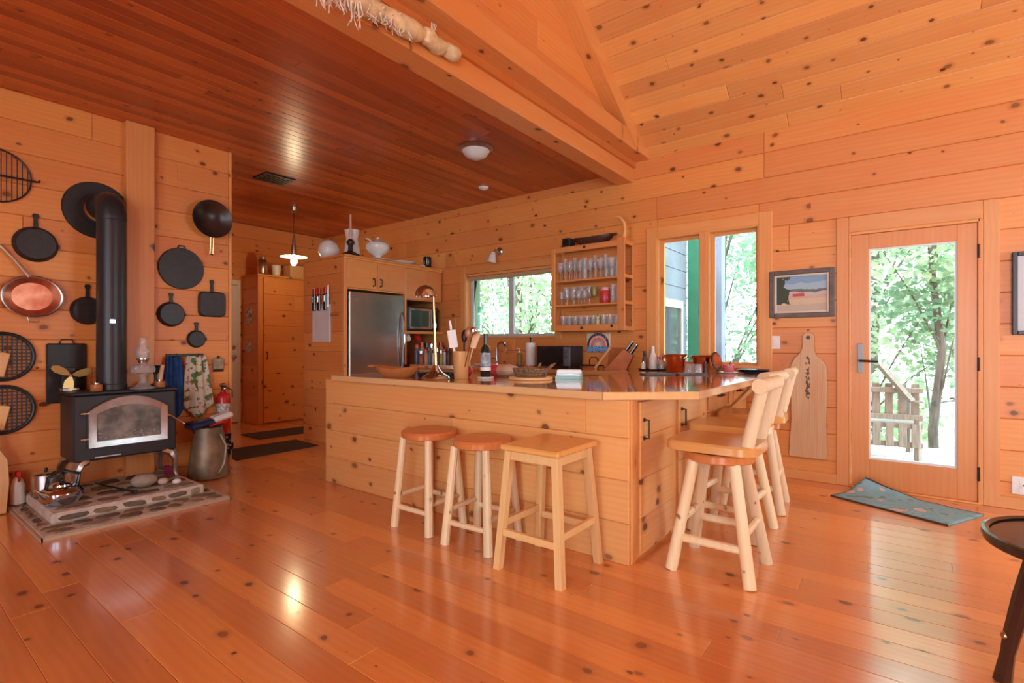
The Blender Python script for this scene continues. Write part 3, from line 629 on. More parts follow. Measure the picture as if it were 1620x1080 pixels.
clad(pd, (-7.39, 0, 0), (0,1,0), (0,0,1), rows_of(0.02, 2.14, 0.235, 0.02), (3.73, 4.65), [], M_wall, 0.013, 0.005, (3, 4), 83)
pull(pd, basis((0,1,0), (0,0,1), (-7.39, 3.77, 1.0)), 0.1)
for z in (0.3, 1.22, 1.9): MB().cyl((-7.387, 4.655, z-0.045), (-7.387, 4.655, z+0.045), 0.008, n=6).build('hinge', M_bronze, pd)
def lathe_thing(name, prof, mat, label, cat, loc, n=16, group=None, rot=(0,0,0)): return solo(name, MB().lathe(prof, n), mat, label, cat, loc, rot, group)
tp = thing('thermos', 'brushed steel thermos flask standing on the pantry', 'thermos', (-7.50, 3.76, 2.186))
MB().lathe([(0, 0), (0.065, 0), (0.07, 0.01), (0.07, 0.20), (0.055, 0.225), (0, 0.225)], 16).build('flask', M_steel, tp); MB().lathe([(0, 0.2255), (0.05, 0.2255), (0.05, 0.262), (0.03, 0.27), (0, 0.27)], 14).build('cap', M_chrome, tp)
lathe_thing('paper_cup', [(0, 0), (0.05, 0), (0.068, 0.16), (0.072, 0.162), (0.064, 0.16), (0.047, 0.006), (0, 0.006)], M_wplas, 'pale tapered cup standing on the pantry', 'cup', (-7.50, 3.97, 2.186))
solo('wooden_box', MB().cbox(-0.1, 0.1, -0.13, 0.13, 0, 0.19, 0.006), M_stool, 'plain yellow wooden box standing on the pantry', 'box', (-7.52, 4.28, 2.186))
solo('wall_picture', MB().cbox(-0.075, 0.075, -0.012, 0, -0.11, 0.11, 0.003).box(-0.06, 0.06, -0.0135, -0.011, -0.09, 0.09), plain('small_print_blue', (0.75, 0.74, 0.75), 0.4, col2=(0.06, 0.07, 0.18), vs=22), 'blue and white calendar card on the pantry side', 'picture', (-7.66, 3.65, 1.58))
solo('wall_picture', MB().cbox(-0.065, 0.065, -0.010, 0, -0.07, 0.07, 0.003).box(-0.05, 0.05, -0.0115, -0.009, -0.055, 0.055), plain('small_print_note', (0.78, 0.77, 0.78), 0.4, col2=(0.2, 0.25, 0.5), vs=30), 'small pale note card low on the pantry side', 'picture', (-7.66, 3.65, 1.12))
# hall mats
def matmesh(pts, label, mat=M_mat, h_=0.008, z=0.0005):
    return solo('floor_mat', MB().prism(pts, z, z+h_), mat, label, 'mat')
matmesh([(-5.42, 2.42), (-5.30, 2.40), (-5.33, 3.32), (-5.88, 3.36), (-5.92, 2.45)], 'long dark brown floor mat lying across the hall opening')
matmesh([(-6.78, 3.12), (-6.26, 3.10), (-6.20, 4.2), (-6.72, 4.22)], 'dark brown floor mat lying before the pantry')
# ------------------------------------------------------------------ lamps and ceiling fittings
pl = thing('pendant_lamp', 'hanging brass pendant lamp with pale disc shade and lit bulb in the hall', 'lamp', (-6.43, 3.645, 0))
MB().lathe([(0, 2.979), (0.045, 2.979), (0.04, 2.93), (0.012, 2.90), (0, 2.90)][::-1], 16).build('canopy', M_nickel, pl)
MB().cyl((0, 0, 2.58), (0, 0, 2.90), 0.004, n=6).build('cord', M_bronze, pl)
MB().lathe([(0, 2.36), (0.035, 2.36), (0.04, 2.43), (0.02, 2.50), (0.02, 2.56), (0.008, 2.60), (0, 2.60)], 14).build('socket', M_nickel, pl)
MB().lathe([(0.03, 2.362), (0.165, 2.325), (0.17, 2.322), (0.165, 2.330), (0.03, 2.368)], 24).build('shade', plain('pendant_shade', (0.80, 0.72, 0.55), 0.35), pl)
mb_, nt_, b_ = newmat('bulb_glow'); b_.inputs['Emission Color'].default_value = (1.0, 0.78, 0.36, 1); b_.inputs['Emission Strength'].default_value = 34
MB().lathe([(0, 2.205), (0.02, 2.212), (0.04, 2.245), (0.042, 2.275), (0.025, 2.33), (0.018, 2.36)], 14).build('bulb', mb_, pl)
pt_ = bpy.data.lights.new('pendant_light', 'POINT'); pt_.energy = 11; pt_.color = (1.0, 0.80, 0.5); pt_.shadow_soft_size = 0.05
po_ = bpy.data.objects.new('pendant_light', pt_); link(po_, pl); po_.location = (0, 0, 2.15)
dl = thing('ceiling_lamp', 'flush dome ceiling lamp with nickel ring over the kitchen', 'lamp', (-3.13, 3.545, ZC))
MB().lathe([(0, -0.001), (0.155, -0.001), (0.16, -0.02), (0.135, -0.04), (0, -0.04)][::-1], 28).build('ring', M_nickel, dl)
MB().lathe([(0, -0.115), (0.05, -0.11), (0.10, -0.085), (0.128, -0.041)], 28).build('dome', M_frost, dl); MB().ball((0, 0, -0.12), 0.009).build('finial', M_nickel, dl)
sd = thing('smoke_detector', 'small white round smoke detector on the flat pine ceiling', 'smoke detector', (-3.86, 4.51, ZC))
MB().lathe([(0, -0.03), (0.03, -0.03), (0.055, -0.015), (0.06, -0.001), (0, -0.001)], 18).build('case', M_wplas, sd); MB().lathe([(0, -0.034), (0.02, -0.034), (0.022, -0.0305), (0, -0.0305)], 12).build('grille', M_frost, sd)
av = thing('air_vent', 'dark slotted air vent set in the flat pine ceiling', 'vent', (-5.48, 2.88, ZC))
MB().box(-0.15, 0.15, -0.165, 0.165, -0.006, -0.001).build('backing', M_black, av)
MB().box(-0.15, -0.13, -0.165, 0.165, -0.014, -0.006).box(0.13, 0.15, -0.165, 0.165, -0.014, -0.006).box(-0.13, 0.13, -0.165, -0.145, -0.014, -0.006).box(-0.13, 0.13, 0.145, 0.165, -0.014, -0.006).build('frame', M_bronze, av)
for k in range(9): MB().box(-0.13, 0.13, -0.135+k*0.032, -0.12+k*0.032, -0.013, -0.006).build('slat', M_bronze, av)
ws = thing('wall_spotlight', 'small chrome wall spotlight with frosted shade above the sink window', 'lamp', (-4.03, YB, 2.33))
MB().lathe([(0, 0), (0.05, 0), (0.05, 0.02), (0.02, 0.04), (0, 0.04)], 16, M=basis((1,0,0), (0,0,1), (0,0,0))).build('base', M_chrome, ws)
MB().tube([(0, -0.03, 0), (-0.01, -0.09, 0.01), (-0.02, -0.10, -0.02)], 0.012, 8).build('arm', M_chrome, ws)
MB().lathe([(0.02, 0.0), (0.035, -0.03), (0.05, -0.08), (0.062, -0.13), (0.058, -0.13), (0.03, -0.03)], 16, M=Matrix.Translation((-0.025, -0.105, -0.015)) @ Matrix.Rotation(R(14), 4, 'Y')).build('shade', M_frost, ws)
# log with bracket fungus on the beam
fl_ = thing('fungus_log', 'pale knobbly driftwood branch with hanging rootlets mounted on the ceiling beam', 'branch', (-2.21, 0, 2.90))
rr = random.Random(3)
def knob(y0, y1, r0, r1, z0, z1):
    pts = []; rs = []; n = 14
    for k in range(n+1):
        f = k/n; pts.append((0.01*math.sin(9*f)+0.0, y0+(y1-y0)*f, z0+(z1-z0)*f+0.006*math.sin(13*f)))
        e = min(1, (0.03+f)/0.12, (1.03-f)/0.12); rs.append((r0+(r1-r0)*f)*(0.35+0.65*e**0.5)*(1+0.08*math.sin(17*f)))
    return MB().tube(pts, rs, 12)
M_fun = plain('driftwood', (0.82, 0.62, 0.36), 0.8, 0, 0.2, 0.3, 20, bump=0.5)
knob(1.30, 2.04, 0.06, 0.052, -0.005, 0.04).build('branch', M_fun, fl_, jit=0.003); knob(2.03, 2.33, 0.05, 0.042, 0.04, 0.055).build('branch_tip', M_fun, fl_, jit=0.003)
ro = MB()
for k in range(80):
    y = rr.uniform(1.35, 1.95) if k > 34 else rr.uniform(1.36, 1.6); L_ = rr.uniform(0.01, 0.04) if k > 34 else rr.uniform(0.04, 0.12)
    x = rr.uniform(0.0, 0.045); z = -0.05+0.05*(y-1.3)
    ro.tube([(x, y, z+0.02), (x+rr.uniform(-.01, .012), y+rr.uniform(-.015, .015), z-L_*0.5), (x+rr.uniform(-.01, .015), y+rr.uniform(-.03, .03), z-L_)], [0.006, 0.004, 0.002], 5)
for k in range(26): ro.ball((rr.uniform(0.03, 0.055), rr.uniform(1.4, 2.0), rr.uniform(-0.01, 0.06)), rr.uniform(0.005, 0.011), n=6, m=4)
for k in range(4): ro.tube([(0.04, 2.07+k*0.008, 0.08), (0.045, 2.07+k*0.012, 0.12)], 0.003, 4)
ro.build('rootlets', plain('rootlets', (0.80, 0.66, 0.55), 0.9, 0, 0.1, 0.3, 30), fl_, kind='stuff')
# ------------------------------------------------------------------ stools
def leg(mb, p, q, r0, r1, n=10):
    p = Vector(p); q = Vector(q); k = 4
    return mb.tube([p+(q-p)*i/k for i in range(k+1)], [r0+(r1-r0)*i/k for i in range(k+1)], n)
def round_stool():
    t = thing('log_stool', '', 'stool', (0, 0, 0), 0, 'round log stools at the island front')
    MB().lathe([(0, 0.565), (0.16, 0.565), (0.175, 0.572), (0.178, 0.60), (0.17, 0.612), (0.15, 0.615), (0, 0.615)], 32).build('seat', M_seatr, t)
    c = [(sx, sy) for sx in (-1, 1) for sy in (-1, 1)]
    for sx, sy in c: leg(MB(), (sx*0.158, sy*0.152, 0), (sx*0.115, sy*0.115, 0.57), 0.027, 0.023).build('leg', M_log, t)
    for sy, z in ((-1, 0.13), (1, 0.16)): leg(MB(), (-0.145, sy*0.143, z), (0.145, sy*0.143, z), 0.017, 0.015, 8).build('stretcher', M_log, t)
    for sx, z in ((-1, 0.20), (1, 0.185)): leg(MB(), (sx*0.143, -0.143, z), (sx*0.143, 0.143, z), 0.017, 0.015, 8).build('stretcher', M_log, t)
    return t
s1 = round_stool(); s1.location = (-2.435, 2.305, 0); s1['label'] = 'red-seated round log stool with its neighbour only on one side'
s2 = copy_tree(s1); s2.location = (-1.975, 2.295, 0); s2.rotation_euler = (0, 0, R(3)); s2['label'] = 'red-seated round log stool standing between its twin and the square stool'
t = thing('square_stool', 'square-seated light wood stool with plain square splayed legs', 'stool', (-1.485, 2.262, 0))
MB().cbox(-0.178, 0.178, -0.195, 0.205, 0.615, 0.645, 0.008).build('seat', M_seat, t)
for sx in (-1, 1):
    for sy in (-1, 1):
        a, b_ = Vector((sx*0.19, sy*0.19, 0)), Vector((sx*0.142, sy*0.15, 0.616)); q = 0.019
        m = MB(); m.add([a+Vector((i*q, j*q, 0)) for i, j in ((-1,-1),(1,-1),(1,1),(-1,1))]+[b_+Vector((i*q, j*q, 0)) for i, j in ((-1,-1),(1,-1),(1,1),(-1,1))], [(3,2,1,0),(4,5,6,7),(0,1,5,4),(1,2,6,5),(2,3,7,6),(3,0,4,7)])
        m.build('leg', M_stool, t)
for s in (-1, 1):
    MB().cbox(-0.13, 0.13, s*0.15-0.01, s*0.15+0.01, 0.565, 0.614, 0.002).build('apron', M_stool, t); MB().cbox(s*0.143-0.01, s*0.143+0.01, -0.14, 0.14, 0.565, 0.614, 0.002).build('apron', M_stool, t)
    MB().cbox(-0.165, 0.165, s*0.18-0.011, s*0.18+0.011, 0.175, 0.21, 0.002).build('stretcher', M_stool, t); MB().cbox(s*0.176-0.011, s*0.176+0.011, -0.165, 0.165, 0.215, 0.25, 0.002).build('stretcher', M_stool, t)
def swivel_stool():
    t = thing('swivel_stool', '', 'stool', (0, 0, 0), 0, 'log swivel stools along the bar side')
    pts = []
    for k in range(40):
        a = 2*PI*k/40; ex = 0.42
        pts.append((math.copysign(abs(math.cos(a))**ex, math.cos(a))*0.225-0.01, math.copysign(abs(math.sin(a))**ex, math.sin(a))*0.205))
    MB().prism(pts, 0.622, 0.668, b=0.010).build('seat', M_seat, t)
    MB().lathe([(0, 0.608), (0.09, 0.608), (0.09, 0.6215), (0, 0.6215)], 20).build('swivel_plate', M_bronze, t)
    MB().lathe([(0, 0.560), (0.165, 0.560), (0.172, 0.567), (0.172, 0.60), (0.165, 0.607), (0, 0.607)], 28).build('base_ring', M_seatr, t)
    for sx in (-1, 1):
        for sy in (-1, 1): leg(MB(), (sx*0.19, sy*0.185, 0), (sx*0.10, sy*0.10, 0.565), 0.031, 0.028, 12).build('leg', M_log, t)
    for sy, z in ((-1, 0.165), (1, 0.19)): leg(MB(), (-0.165, sy*0.158, z), (0.165, sy*0.158, z), 0.022, 0.020).build('stretcher', M_log, t)
    for sx, z in ((-1, 0.255), (1, 0.235)): leg(MB(), (sx*0.152, -0.15, z), (sx*0.152, 0.15, z), 0.022, 0.020).build('stretcher', M_log, t)
    for sy in (-1, 1): leg(MB(), (0.165, sy*0.14, 0.655), (0.235, sy*0.15, 0.945), 0.032, 0.028, 12).build('back_post', M_log, t)
    leg(MB(), (0.238, -0.21, 0.965), (0.238, 0.21, 0.965), 0.036, 0.034, 14).build('back_rail', M_log, t)
    return t
g1 = swivel_stool(); g1.location = (-0.77, 2.80, 0); g1['label'] = 'log-legged swivel stool with backrest at the chamfered bar corner'
g2 = copy_tree(g1); g2.location = (-0.86, 3.42, 0); g2.rotation_euler = (0, 0, R(-4)); g2['label'] = 'log-legged swivel stool with backrest between the other two bar stools'
g3 = copy_tree(g1); g3.location = (-0.87, 4.05, 0); g3.rotation_euler = (0, 0, R(5)); g3['label'] = 'log-legged swivel stool with backrest at the window end of the bar'
# ------------------------------------------------------------------ hearth and stove
he = thing('stone_hearth', 'two-tier hearth pad of brown fieldstones in pale mortar under the stove', 'hearth', (0, 0, 0))
MB().cbox(XL+0.002, -4.03, 0.72, 1.77, 0.0005, 0.022, 0.004).build('lower_slab', M_mortar, he); MB().cbox(XL+0.002, -4.255, 0.80, 1.69, 0.022, 0.092, 0.012).build('upper_slab', M_mortar, he)
MB().box(-4.029, -4.017, 0.71, 1.78, 0.0005, 0.02).box(XL+0.002, -4.017, 0.705, 0.719, 0.0005, 0.02).box(XL+0.002, -4.017, 1.771, 1.785, 0.0005, 0.02).build('wood_edging', plain('edging_beige', (0.48, 0.36, 0.25), 0.6), he)
rr = random.Random(12)
def stone(M, lx, ly, hgt=0.012):
    n = 10; off = rr.random()*6; pts = []
    for k in range(n):
        a = 2*PI*k/n; e = 0.7; w = 1+0.16*math.sin(2*a+off)+0.1*rr.uniform(-1, 1)
        pts.append((math.copysign(abs(math.cos(a))**e, math.cos(a))*lx/2*w, math.copysign(abs(math.sin(a))**e, math.sin(a))*ly/2*w))
    o = MB().prism(pts, -0.006, hgt, b=min(0.006, ly*0.2)).build('stone', M_stones[rr.randrange(5)], he); o.matrix_basis = M; return o
def strip(o, ax, ay, L_, Wd, n, rows=1, hgt=0.009):
    for r_ in range(rows):
        ws = [rr.uniform(0.6, 1.5) for _ in range(n)]; tot = sum(ws); u = 0
        for w in ws:
            ln = w/tot*L_; v = (r_+0.5)*Wd/rows
            p = Vector(o)+Vector(ax)*(u+ln/2)+Vector(ay)*v
            stone(basis(ax, ay, p) @ Matrix.Rotation(rr.uniform(-.08, .08), 4, 'Z'), ln*0.80, Wd/rows*rr.uniform(0.62, 0.8), hgt); u += ln
strip((-4.045, 0.73, 0.022), (0,1,0), (-1,0,0), 1.03, 0.20, 7, 2)
strip((-5.05, 0.735, 0.022), (1,0,0), (0,1,0), 0.78, 0.06, 6); strip((-5.05, 1.70, 0.022), (1,0,0), (0,1,0), 0.78, 0.06, 6)
strip((-4.255, 0.82, 0.028), (0,1,0), (0,0,1), 0.85, 0.055, 6, 1, 0.007); strip((-4.275, 0.82, 0.092), (0,1,0), (-1,0,0), 0.85, 0.72, 4, 4, 0.007)
sv = thing('wood_stove', 'black wood-burning stove with arched nickel door on cast curved legs', 'stove', (0, 0, 0))
XS = -4.62; Y0, Y1 = 0.985, 1.625
MB().cbox(-4.98, XS, Y0, Y1, 0.325, 0.80, 0.012).build('body', M_black, sv)
MB().cbox(-4.99, XS+0.012, Y0-0.01, Y1+0.01, 0.80, 0.82, 0.006).build('top_plate', M_black, sv)
def arch(w0, w1, zb, zs, rise, n=14):
    cy = (w0+w1)/2; hw = (w1-w0)/2
    return [(w0, zb), (w1, zb)] + [(cy+hw*math.cos(PI*k/n) if False else w1-(w1-w0)*k/n, zs+rise*(1-((2*k/n)-1)**2)) for k in range(n+1)]
MX = basis((0,1,0), (0,0,1), (XS, 0, 0))
Mi = arch(1.112, 1.512, 0.462, 0.66, 0.055); Mo = arch(1.062, 1.558, 0.42, 0.685, 0.10)
fm_ = MB(); n = len(Mo)
fm_.add([(a, b_, 0.0) for a, b_ in Mo]+[(a, b_, 0.026) for a, b_ in Mo]+[(a*0.92+c*0.08, b_*0.92+d*0.08, 0.032) for (a, b_), (c, d) in zip(Mo, Mi)]+[(a, b_, 0.022) for a, b_ in Mi]+[(a, b_, 0.0) for a, b_ in Mi], [(q*n+i, q*n+(i+1) % n, (q+1)*n+(i+1) % n, (q+1)*n+i) for q in range(4) for i in range(n)], MX)
ddr = fm_.build('door', M_nickel, sv)
MB().prism(Mi, 0.002, 0.010, MX).build('glass', plain('sooty_glass', (0.10, 0.11, 0.105), 0.07, 0, 0.6, col2=(0.28, 0.27, 0.25), vs=9), ddr)
gi = MB(); 
for k in range(70): gi.ball((0.0105, rr.uniform(1.13, 1.50), 0.467+abs(rr.gauss(0, 0.02))), rr.uniform(0.002, 0.004), rr.uniform(0.006, 0.014), rr.uniform(0.004, 0.008), 6, 4, Matrix.Translation((XS, 0, 0)))
gi.build('embers', plain('pale_ash', (0.36, 0.31, 0.27), 0.9, 0, 0.1, 0.5, 30), ddr, kind='stuff')
for z in (0.485, 0.668): MB().cyl((XS+0.012, 1.022, z), (XS+0.012, 1.062, z), 0.010, n=8).cyl((XS+0.012, 1.036, z-0.001), (XS+0.012, 1.046, z), 0.014, n=8).build('hinge', M_chrome, sv)
hb = MB().tube([(XS+0.02, 1.55, 0.615), (XS+0.04, 1.58, 0.60), (XS+0.06, 1.66, 0.53)], 0.006, 8).build('door_handle', M_chrome, ddr)
for (x, y, sx, sy) in ((XS-0.04, Y0+0.05, 1, -1), (XS-0.04, Y1-0.05, 1, 1), (-4.93, Y0+0.05, -1, -1), (-4.93, Y1-0.05, -1, 1)):
    d = Vector((sx*0.55, sy*0.85, 0)).normalized(); p = Vector((x, y, 0.108))
    prof = [(-0.02, 0.216, 0.06), (0.03, 0.20, 0.055), (0.055, 0.15, 0.042), (0.052, 0.10, 0.030), (0.05, 0.05, 0.024), (0.062, 0.018, 0.024), (0.078, 0.010, 0.022)]
    MB().tube([p+d*a+Vector((0, 0, z)) for a, z, r_ in prof], [r_ for a, z, r_ in prof], 8, sq=0.6).build('leg', M_nickel, sv)
MB().cbox(XS+0.001, XS+0.02, 1.10, 1.26, 0.345, 0.357, 0.003).build('air_slider', M_nickel, sv)
sp = thing('stove_pipe', 'black stove pipe rising to an elbow and wall thimble', 'stove pipe', (-4.80, 1.25, 0.82))
MB().lathe([(0.09, 0.0), (0.098, 0.001), (0.098, 0.04), (0.092, 0.045), (0.092, 1.28), (0.096, 1.285), (0.096, 1.31), (0.092, 1.315)], 24).build('pipe', M_pipe, sp)
MB().tube([(0, 0, 1.30), (0, 0, 1.33), (-0.012, 0, 1.37), (-0.04, 0, 1.405), (-0.08, 0, 1.42), (-0.13, 0, 1.42), (-0.262, 0, 1.42)], 0.096, 22).build('elbow', M_pipe, sp)
MB().lathe([(0.095, 0.03), (0.12, 0.03), (0.122, 0.016), (0.215, 0.012), (0.222, 0.004), (0.222, 0.001)], 36, M=basis((0,1,0), (0,0,1), (-0.27, -0.02, 1.40))).build('thimble', M_black, sp)
MB().cbox(0.088, 0.096, -0.035, 0.0, 0.50, 0.53, 0.002).build('label_plate', M_chrome, sp)
# things on the stove top
ol = thing('oil_lamp', 'clear glass oil lamp with chimney standing on the wood stove', 'oil lamp', (-4.685, 1.42, 0.8205))
MB().lathe([(0, 0), (0.085, 0), (0.088, 0.006), (0.05, 0.02), (0.026, 0.05), (0.018, 0.09), (0.03, 0.11), (0.075, 0.125), (0.082, 0.15), (0.07, 0.175), (0.03, 0.19), (0.025, 0.20)], 24).build('font', M_drink, ol)
MB().lathe([(0, 0.20), (0.03, 0.20), (0.034, 0.215), (0.046, 0.225), (0.046, 0.235), (0, 0.235)], 18).build('burner', M_chrome, ol)
MB().lathe([(0.034, 0.2355), (0.042, 0.265), (0.045, 0.285), (0.03, 0.325), (0.024, 0.35), (0.024, 0.385), (0.028, 0.392)], 20).build('chimney', M_drink, ol)
fn = thing('stove_fan', 'black heat-powered stove fan with gold blades', 'fan', (-4.90, 1.025, 0.8205))
MB().cbox(-0.05, 0.04, -0.05, 0.05, 0, 0.02, 0.004).build('base', M_nickel, fn); MB().cbox(-0.045, -0.02, -0.04, 0.04, 0.02, 0.17, 0.004).cbox(-0.02, 0.02, -0.012, 0.012, 0.09, 0.12, 0.004).build('body', M_black, fn)
MB().ball((0.035, 0, 0.115), 0.012).build('hub', M_brass, fn)
for a in (150, 15, 262):
    M = basis((0,1,0), (0,0,1), (0.035, 0, 0.115)) @ Matrix.Rotation(R(a), 4, 'Z') @ Matrix.Rotation(R(30), 4, 'X')
    MB().prism([(0.01, -0.008), (0.045, -0.032), (0.095, -0.035), (0.125, -0.014), (0.125, 0.014), (0.095, 0.03), (0.045, 0.024), (0.01, 0.008)], -0.001, 0.001, M).build('blade', plain('gold_blade', (0.70, 0.50, 0.18), 0.45, 0.4), fn)
def jar(loc, label):
    j = thing('wooden_tealight', label, 'candle holder', loc)
    MB().lathe([(0, 0), (0.034, 0), (0.037, 0.005), (0.036, 0.045), (0.028, 0.05), (0, 0.05)], 18).build('cup', M_bowl, j)
    MB().lathe([(0, 0.0505), (0.022, 0.0505), (0.022, 0.06), (0, 0.06)], 14).build('candle', M_chrome, j)
jar((-4.70, 1.135, 0.8205), 'turned wooden tealight cup beside the stove fan'); jar((-4.72, 1.545, 0.8205), 'turned wooden tealight cup beside the black brush')
bs = thing('hearth_brush', 'black bristle brush with pale handle standing on the stove top', 'brush', (-4.86, 1.56, 0.8205))
MB().lathe([(0, 0), (0.035, 0), (0.035, 0.02), (0.012, 0.03), (0.012, 0.10), (0, 0.10)], 12).build('stand', M_black, bs)
mbx = MB()
for k in range(60): a = rr.uniform(0, 6.28); e = rr.uniform(0.01, 0.05); mbx.tube([(0.012*math.cos(a), 0.012*math.sin(a), 0.10), (e*math.cos(a), e*math.sin(a), 0.17)], [0.003, 0.005], 4)
mbx.build('bristles', M_black, bs, kind='stuff'); MB().cbox(0.02, 0.035, 0.0, 0.03, 0.05, 0.18, 0.004, Matrix.Rotation(R(-8), 4, 'X')).build('handle', M_edge, bs)
# ------------------------------------------------------------------ pans and other things hung on the stove wall
def onwall(y, z, dx=0.0): return basis((0,1,0), (0,0,1), (XL+0.003+dx, y, z))
def pan_handle(L_, r_, w=0.024):
    return MB().prism([(-w*0.55, r_-0.005), (w*0.55, r_-0.005), (w*0.45, r_+L_*0.6), (w*0.8, r_+L_*0.85), (w*0.5, r_+L_), (-w*0.5, r_+L_), (-w*0.8, r_+L_*0.85), (-w*0.45, r_+L_*0.6)], 0.004, 0.016, b=0.003)
def skillet(y, z, r_, hl, label, ang=0, square=False, mat=M_iron, dep=0.04):
    t = thing('skillet', label, 'pan', (0, 0, 0), 0, 'cast iron pans hung on the stove wall'); t.matrix_basis = onwall(y, z) @ Matrix.Rotation(R(ang), 4, 'Z')
    if square:
        q = [(math.copysign(abs(math.cos(2*PI*k/32))**0.35, math.cos(2*PI*k/32))*r_, math.copysign(abs(math.sin(2*PI*k/32))**0.35, math.sin(2*PI*k/32))*r_) for k in range(32)]
        MB().prism(q, 0, dep, b=0.012).build('pan', mat, t)
    else: MB().lathe([(0, 0), (r_, 0.0), (r_+0.004, 0.006), (r_, 0.012), (r_*0.9, dep-0.004), (r_*0.86, dep), (0, dep)], 32).build('pan', mat, t)
    pan_handle(hl, r_).build('handle', mat, t)
    if not square: MB().prism([(-0.012, -r_-0.012), (0.012, -r_-0.012), (0.02, -r_+0.01), (-0.02, -r_+0.01)], 0, 0.010, Matrix.Rotation(R(90), 4, 'Z')).build('pour_lip', mat, t)
    return t
skillet(0.865, 1.895, 0.125, 0.10, 'medium black skillet hung above the copper pan')
skillet(1.165, 1.425, 0.105, 0.10, 'blue-black skillet hung half behind the stove pipe')
skillet(1.74, 1.424, 0.105, 0.08, 'small black skillet hung below the round griddle')
skillet(2.07, 1.53, 0.115, 0.11, 'square black skillet hung beneath the wok', square=True, dep=0.035)
skillet(1.94, 1.211, 0.075, 0.075, 'smallest black skillet hung above the kitchen towels', dep=0.03)
rg = thing('round_griddle', 'large flat round black griddle hung below the wok', 'griddle', (0, 0, 0)); rg.matrix_basis = onwall(1.82, 1.83)
MB().lathe([(0, 0), (0.178, 0), (0.182, 0.008), (0.176, 0.018), (0, 0.018)], 40).build('plate', M_iron, rg); MB().tube([(-0.03, 0.175, 0.008), (-0.02, 0.20, 0.008), (0.02, 0.20, 0.008), (0.03, 0.175, 0.008)], 0.006, 6).build('loop', M_iron, rg)
wk = thing('wok', 'black carbon steel wok hung handle-down on the stove wall', 'wok', (0, 0, 0)); wk.matrix_basis = onwall(2.045, 2.30)
MB().lathe([(0, 0.012), (0.07, 0.018), (0.13, 0.05), (0.165, 0.09), (0.17, 0.092), (0.166, 0.086), (0.13, 0.042), (0.07, 0.008), (0, 0.002)][::-1], 36).build('bowl', plain('wok_steel', (0.018, 0.018, 0.02), 0.3, 0.3, 0.5, col2=(0.07, 0.035, 0.025), vs=6), wk)
MB().tube([(-0.012, -0.16, 0.08), (-0.012, -0.32, 0.06)], 0.005, 6).tube([(0.012, -0.16, 0.08), (0.012, -0.32, 0.06)], 0.005, 6).tube([(-0.014, -0.32, 0.06), (0.014, -0.32, 0.06)], 0.007, 6).build('handle', M_brass, wk)
gd = thing('rectangular_griddle', 'black rectangular griddle with wire loop hung behind the stove', 'griddle', (0, 0, 0)); gd.matrix_basis = onwall(1.04, 0.955)
MB().cbox(-0.118, 0.118, -0.235, 0.215, 0, 0.022, 0.012).build('plate', M_black, gd); MB().tube([(-0.045, 0.21, 0.01), (-0.03, 0.245, 0.012), (0.03, 0.245, 0.012), (0.045, 0.21, 0.01)], 0.005, 6).build('loop', M_iron, gd)
MB().box(-0.10, 0.10, -0.215, -0.205, 0.022, 0.025).box(-0.10, 0.10, 0.19, 0.20, 0.022, 0.025).box(-0.11, -0.10, -0.215, 0.20, 0.022, 0.025).box(0.10, 0.11, -0.215, 0.20, 0.022, 0.025).build('rim', M_black, gd)
cp = thing('copper_pan', 'oval copper pan with silver rim hung by its long handle', 'pan', (0, 0, 0)); cp.matrix_basis = onwall(0.845, 1.51)
E_ = Matrix.Diagonal((1.12, 1.0, 1, 1))
MB().lathe([(0, 0.014), (0.10, 0.018), (0.138, 0.05)], 36, M=E_).build('bowl', M_copin, cp); MB().lathe([(0.138, 0.05), (0.146, 0.054), (0.152, 0.05), (0.146, 0.044), (0.11, 0.004), (0, 0.0)], 36, M=E_).build('rim', M_nickel, cp)
MB().tube([(-0.02, 0.14, 0.05), (-0.10, 0.26, 0.04), (-0.17, 0.35, 0.03)], [0.014, 0.010, 0.012], 8, sq=0.6).build('handle', M_nickel, cp); MB().tube([(-0.03, -0.15, 0.045), (-0.02, -0.185, 0.05), (0.03, -0.185, 0.05), (0.04, -0.15, 0.045)], 0.004, 6).build('loop', M_nickel, cp)
gk = thing('grill_rack', 'round black wire grill rack hung high on the stove wall', 'grill rack', (0, 0, 0)); gk.matrix_basis = onwall(0.655, 2.35)
MB().tube([(0.185*math.cos(2*PI*k/36), 0.185*math.sin(2*PI*k/36), 0.012) for k in range(37)], 0.006, 6, False).build('ring', M_iron, gk)
for k in range(13):
    x = -0.165+k*0.0275; hh = math.sqrt(0.185**2-x*x); MB().cyl((x, -hh, 0.012), (x, hh, 0.012), 0.003, n=5).build('bar', M_iron, gk)
MB().tube([(-0.20, 0.0, 0.02), (0.215, 0.0, 0.02), (0.225, 0.0, 0.035), (0.226, 0.012, 0.04)], 0.007, 6).build('cross_bar', M_iron, gk)
def grid_pan(y, z, label):
    t = thing('grill_basket', label, 'grill basket', (0, 0, 0), 0, 'round grill baskets'); t.matrix_basis = onwall(y, z)
    MB().tube([(0.165*math.cos(2*PI*k/36), 0.165*math.sin(2*PI*k/36), 0.015) for k in range(37)], 0.012, 8, False).build('rim', M_iron, t)
    for k in range(13):
        x = -0.15+k*0.025; hh = math.sqrt(0.165**2-x*x)
        MB().box(x-0.004, x+0.004, -hh, hh, 0.010, 0.013).build('mesh_bar', M_iron, t); MB().box(-hh, hh, x-0.004, x+0.004, 0.0135, 0.0165).build('mesh_bar', M_iron, t)
    MB().cbox(-0.02, 0.035, -0.14, 0.03, 0.02, 0.03, 0.004, Matrix.Rotation(R(-12), 4, 'Z')).build('wooden_tag', M_edge, t)
grid_pan(0.69, 1.075, 'black meshed grill basket just under the copper pan'); grid_pan(0.69, 0.70, 'black meshed grill basket nearest the hearth floor')
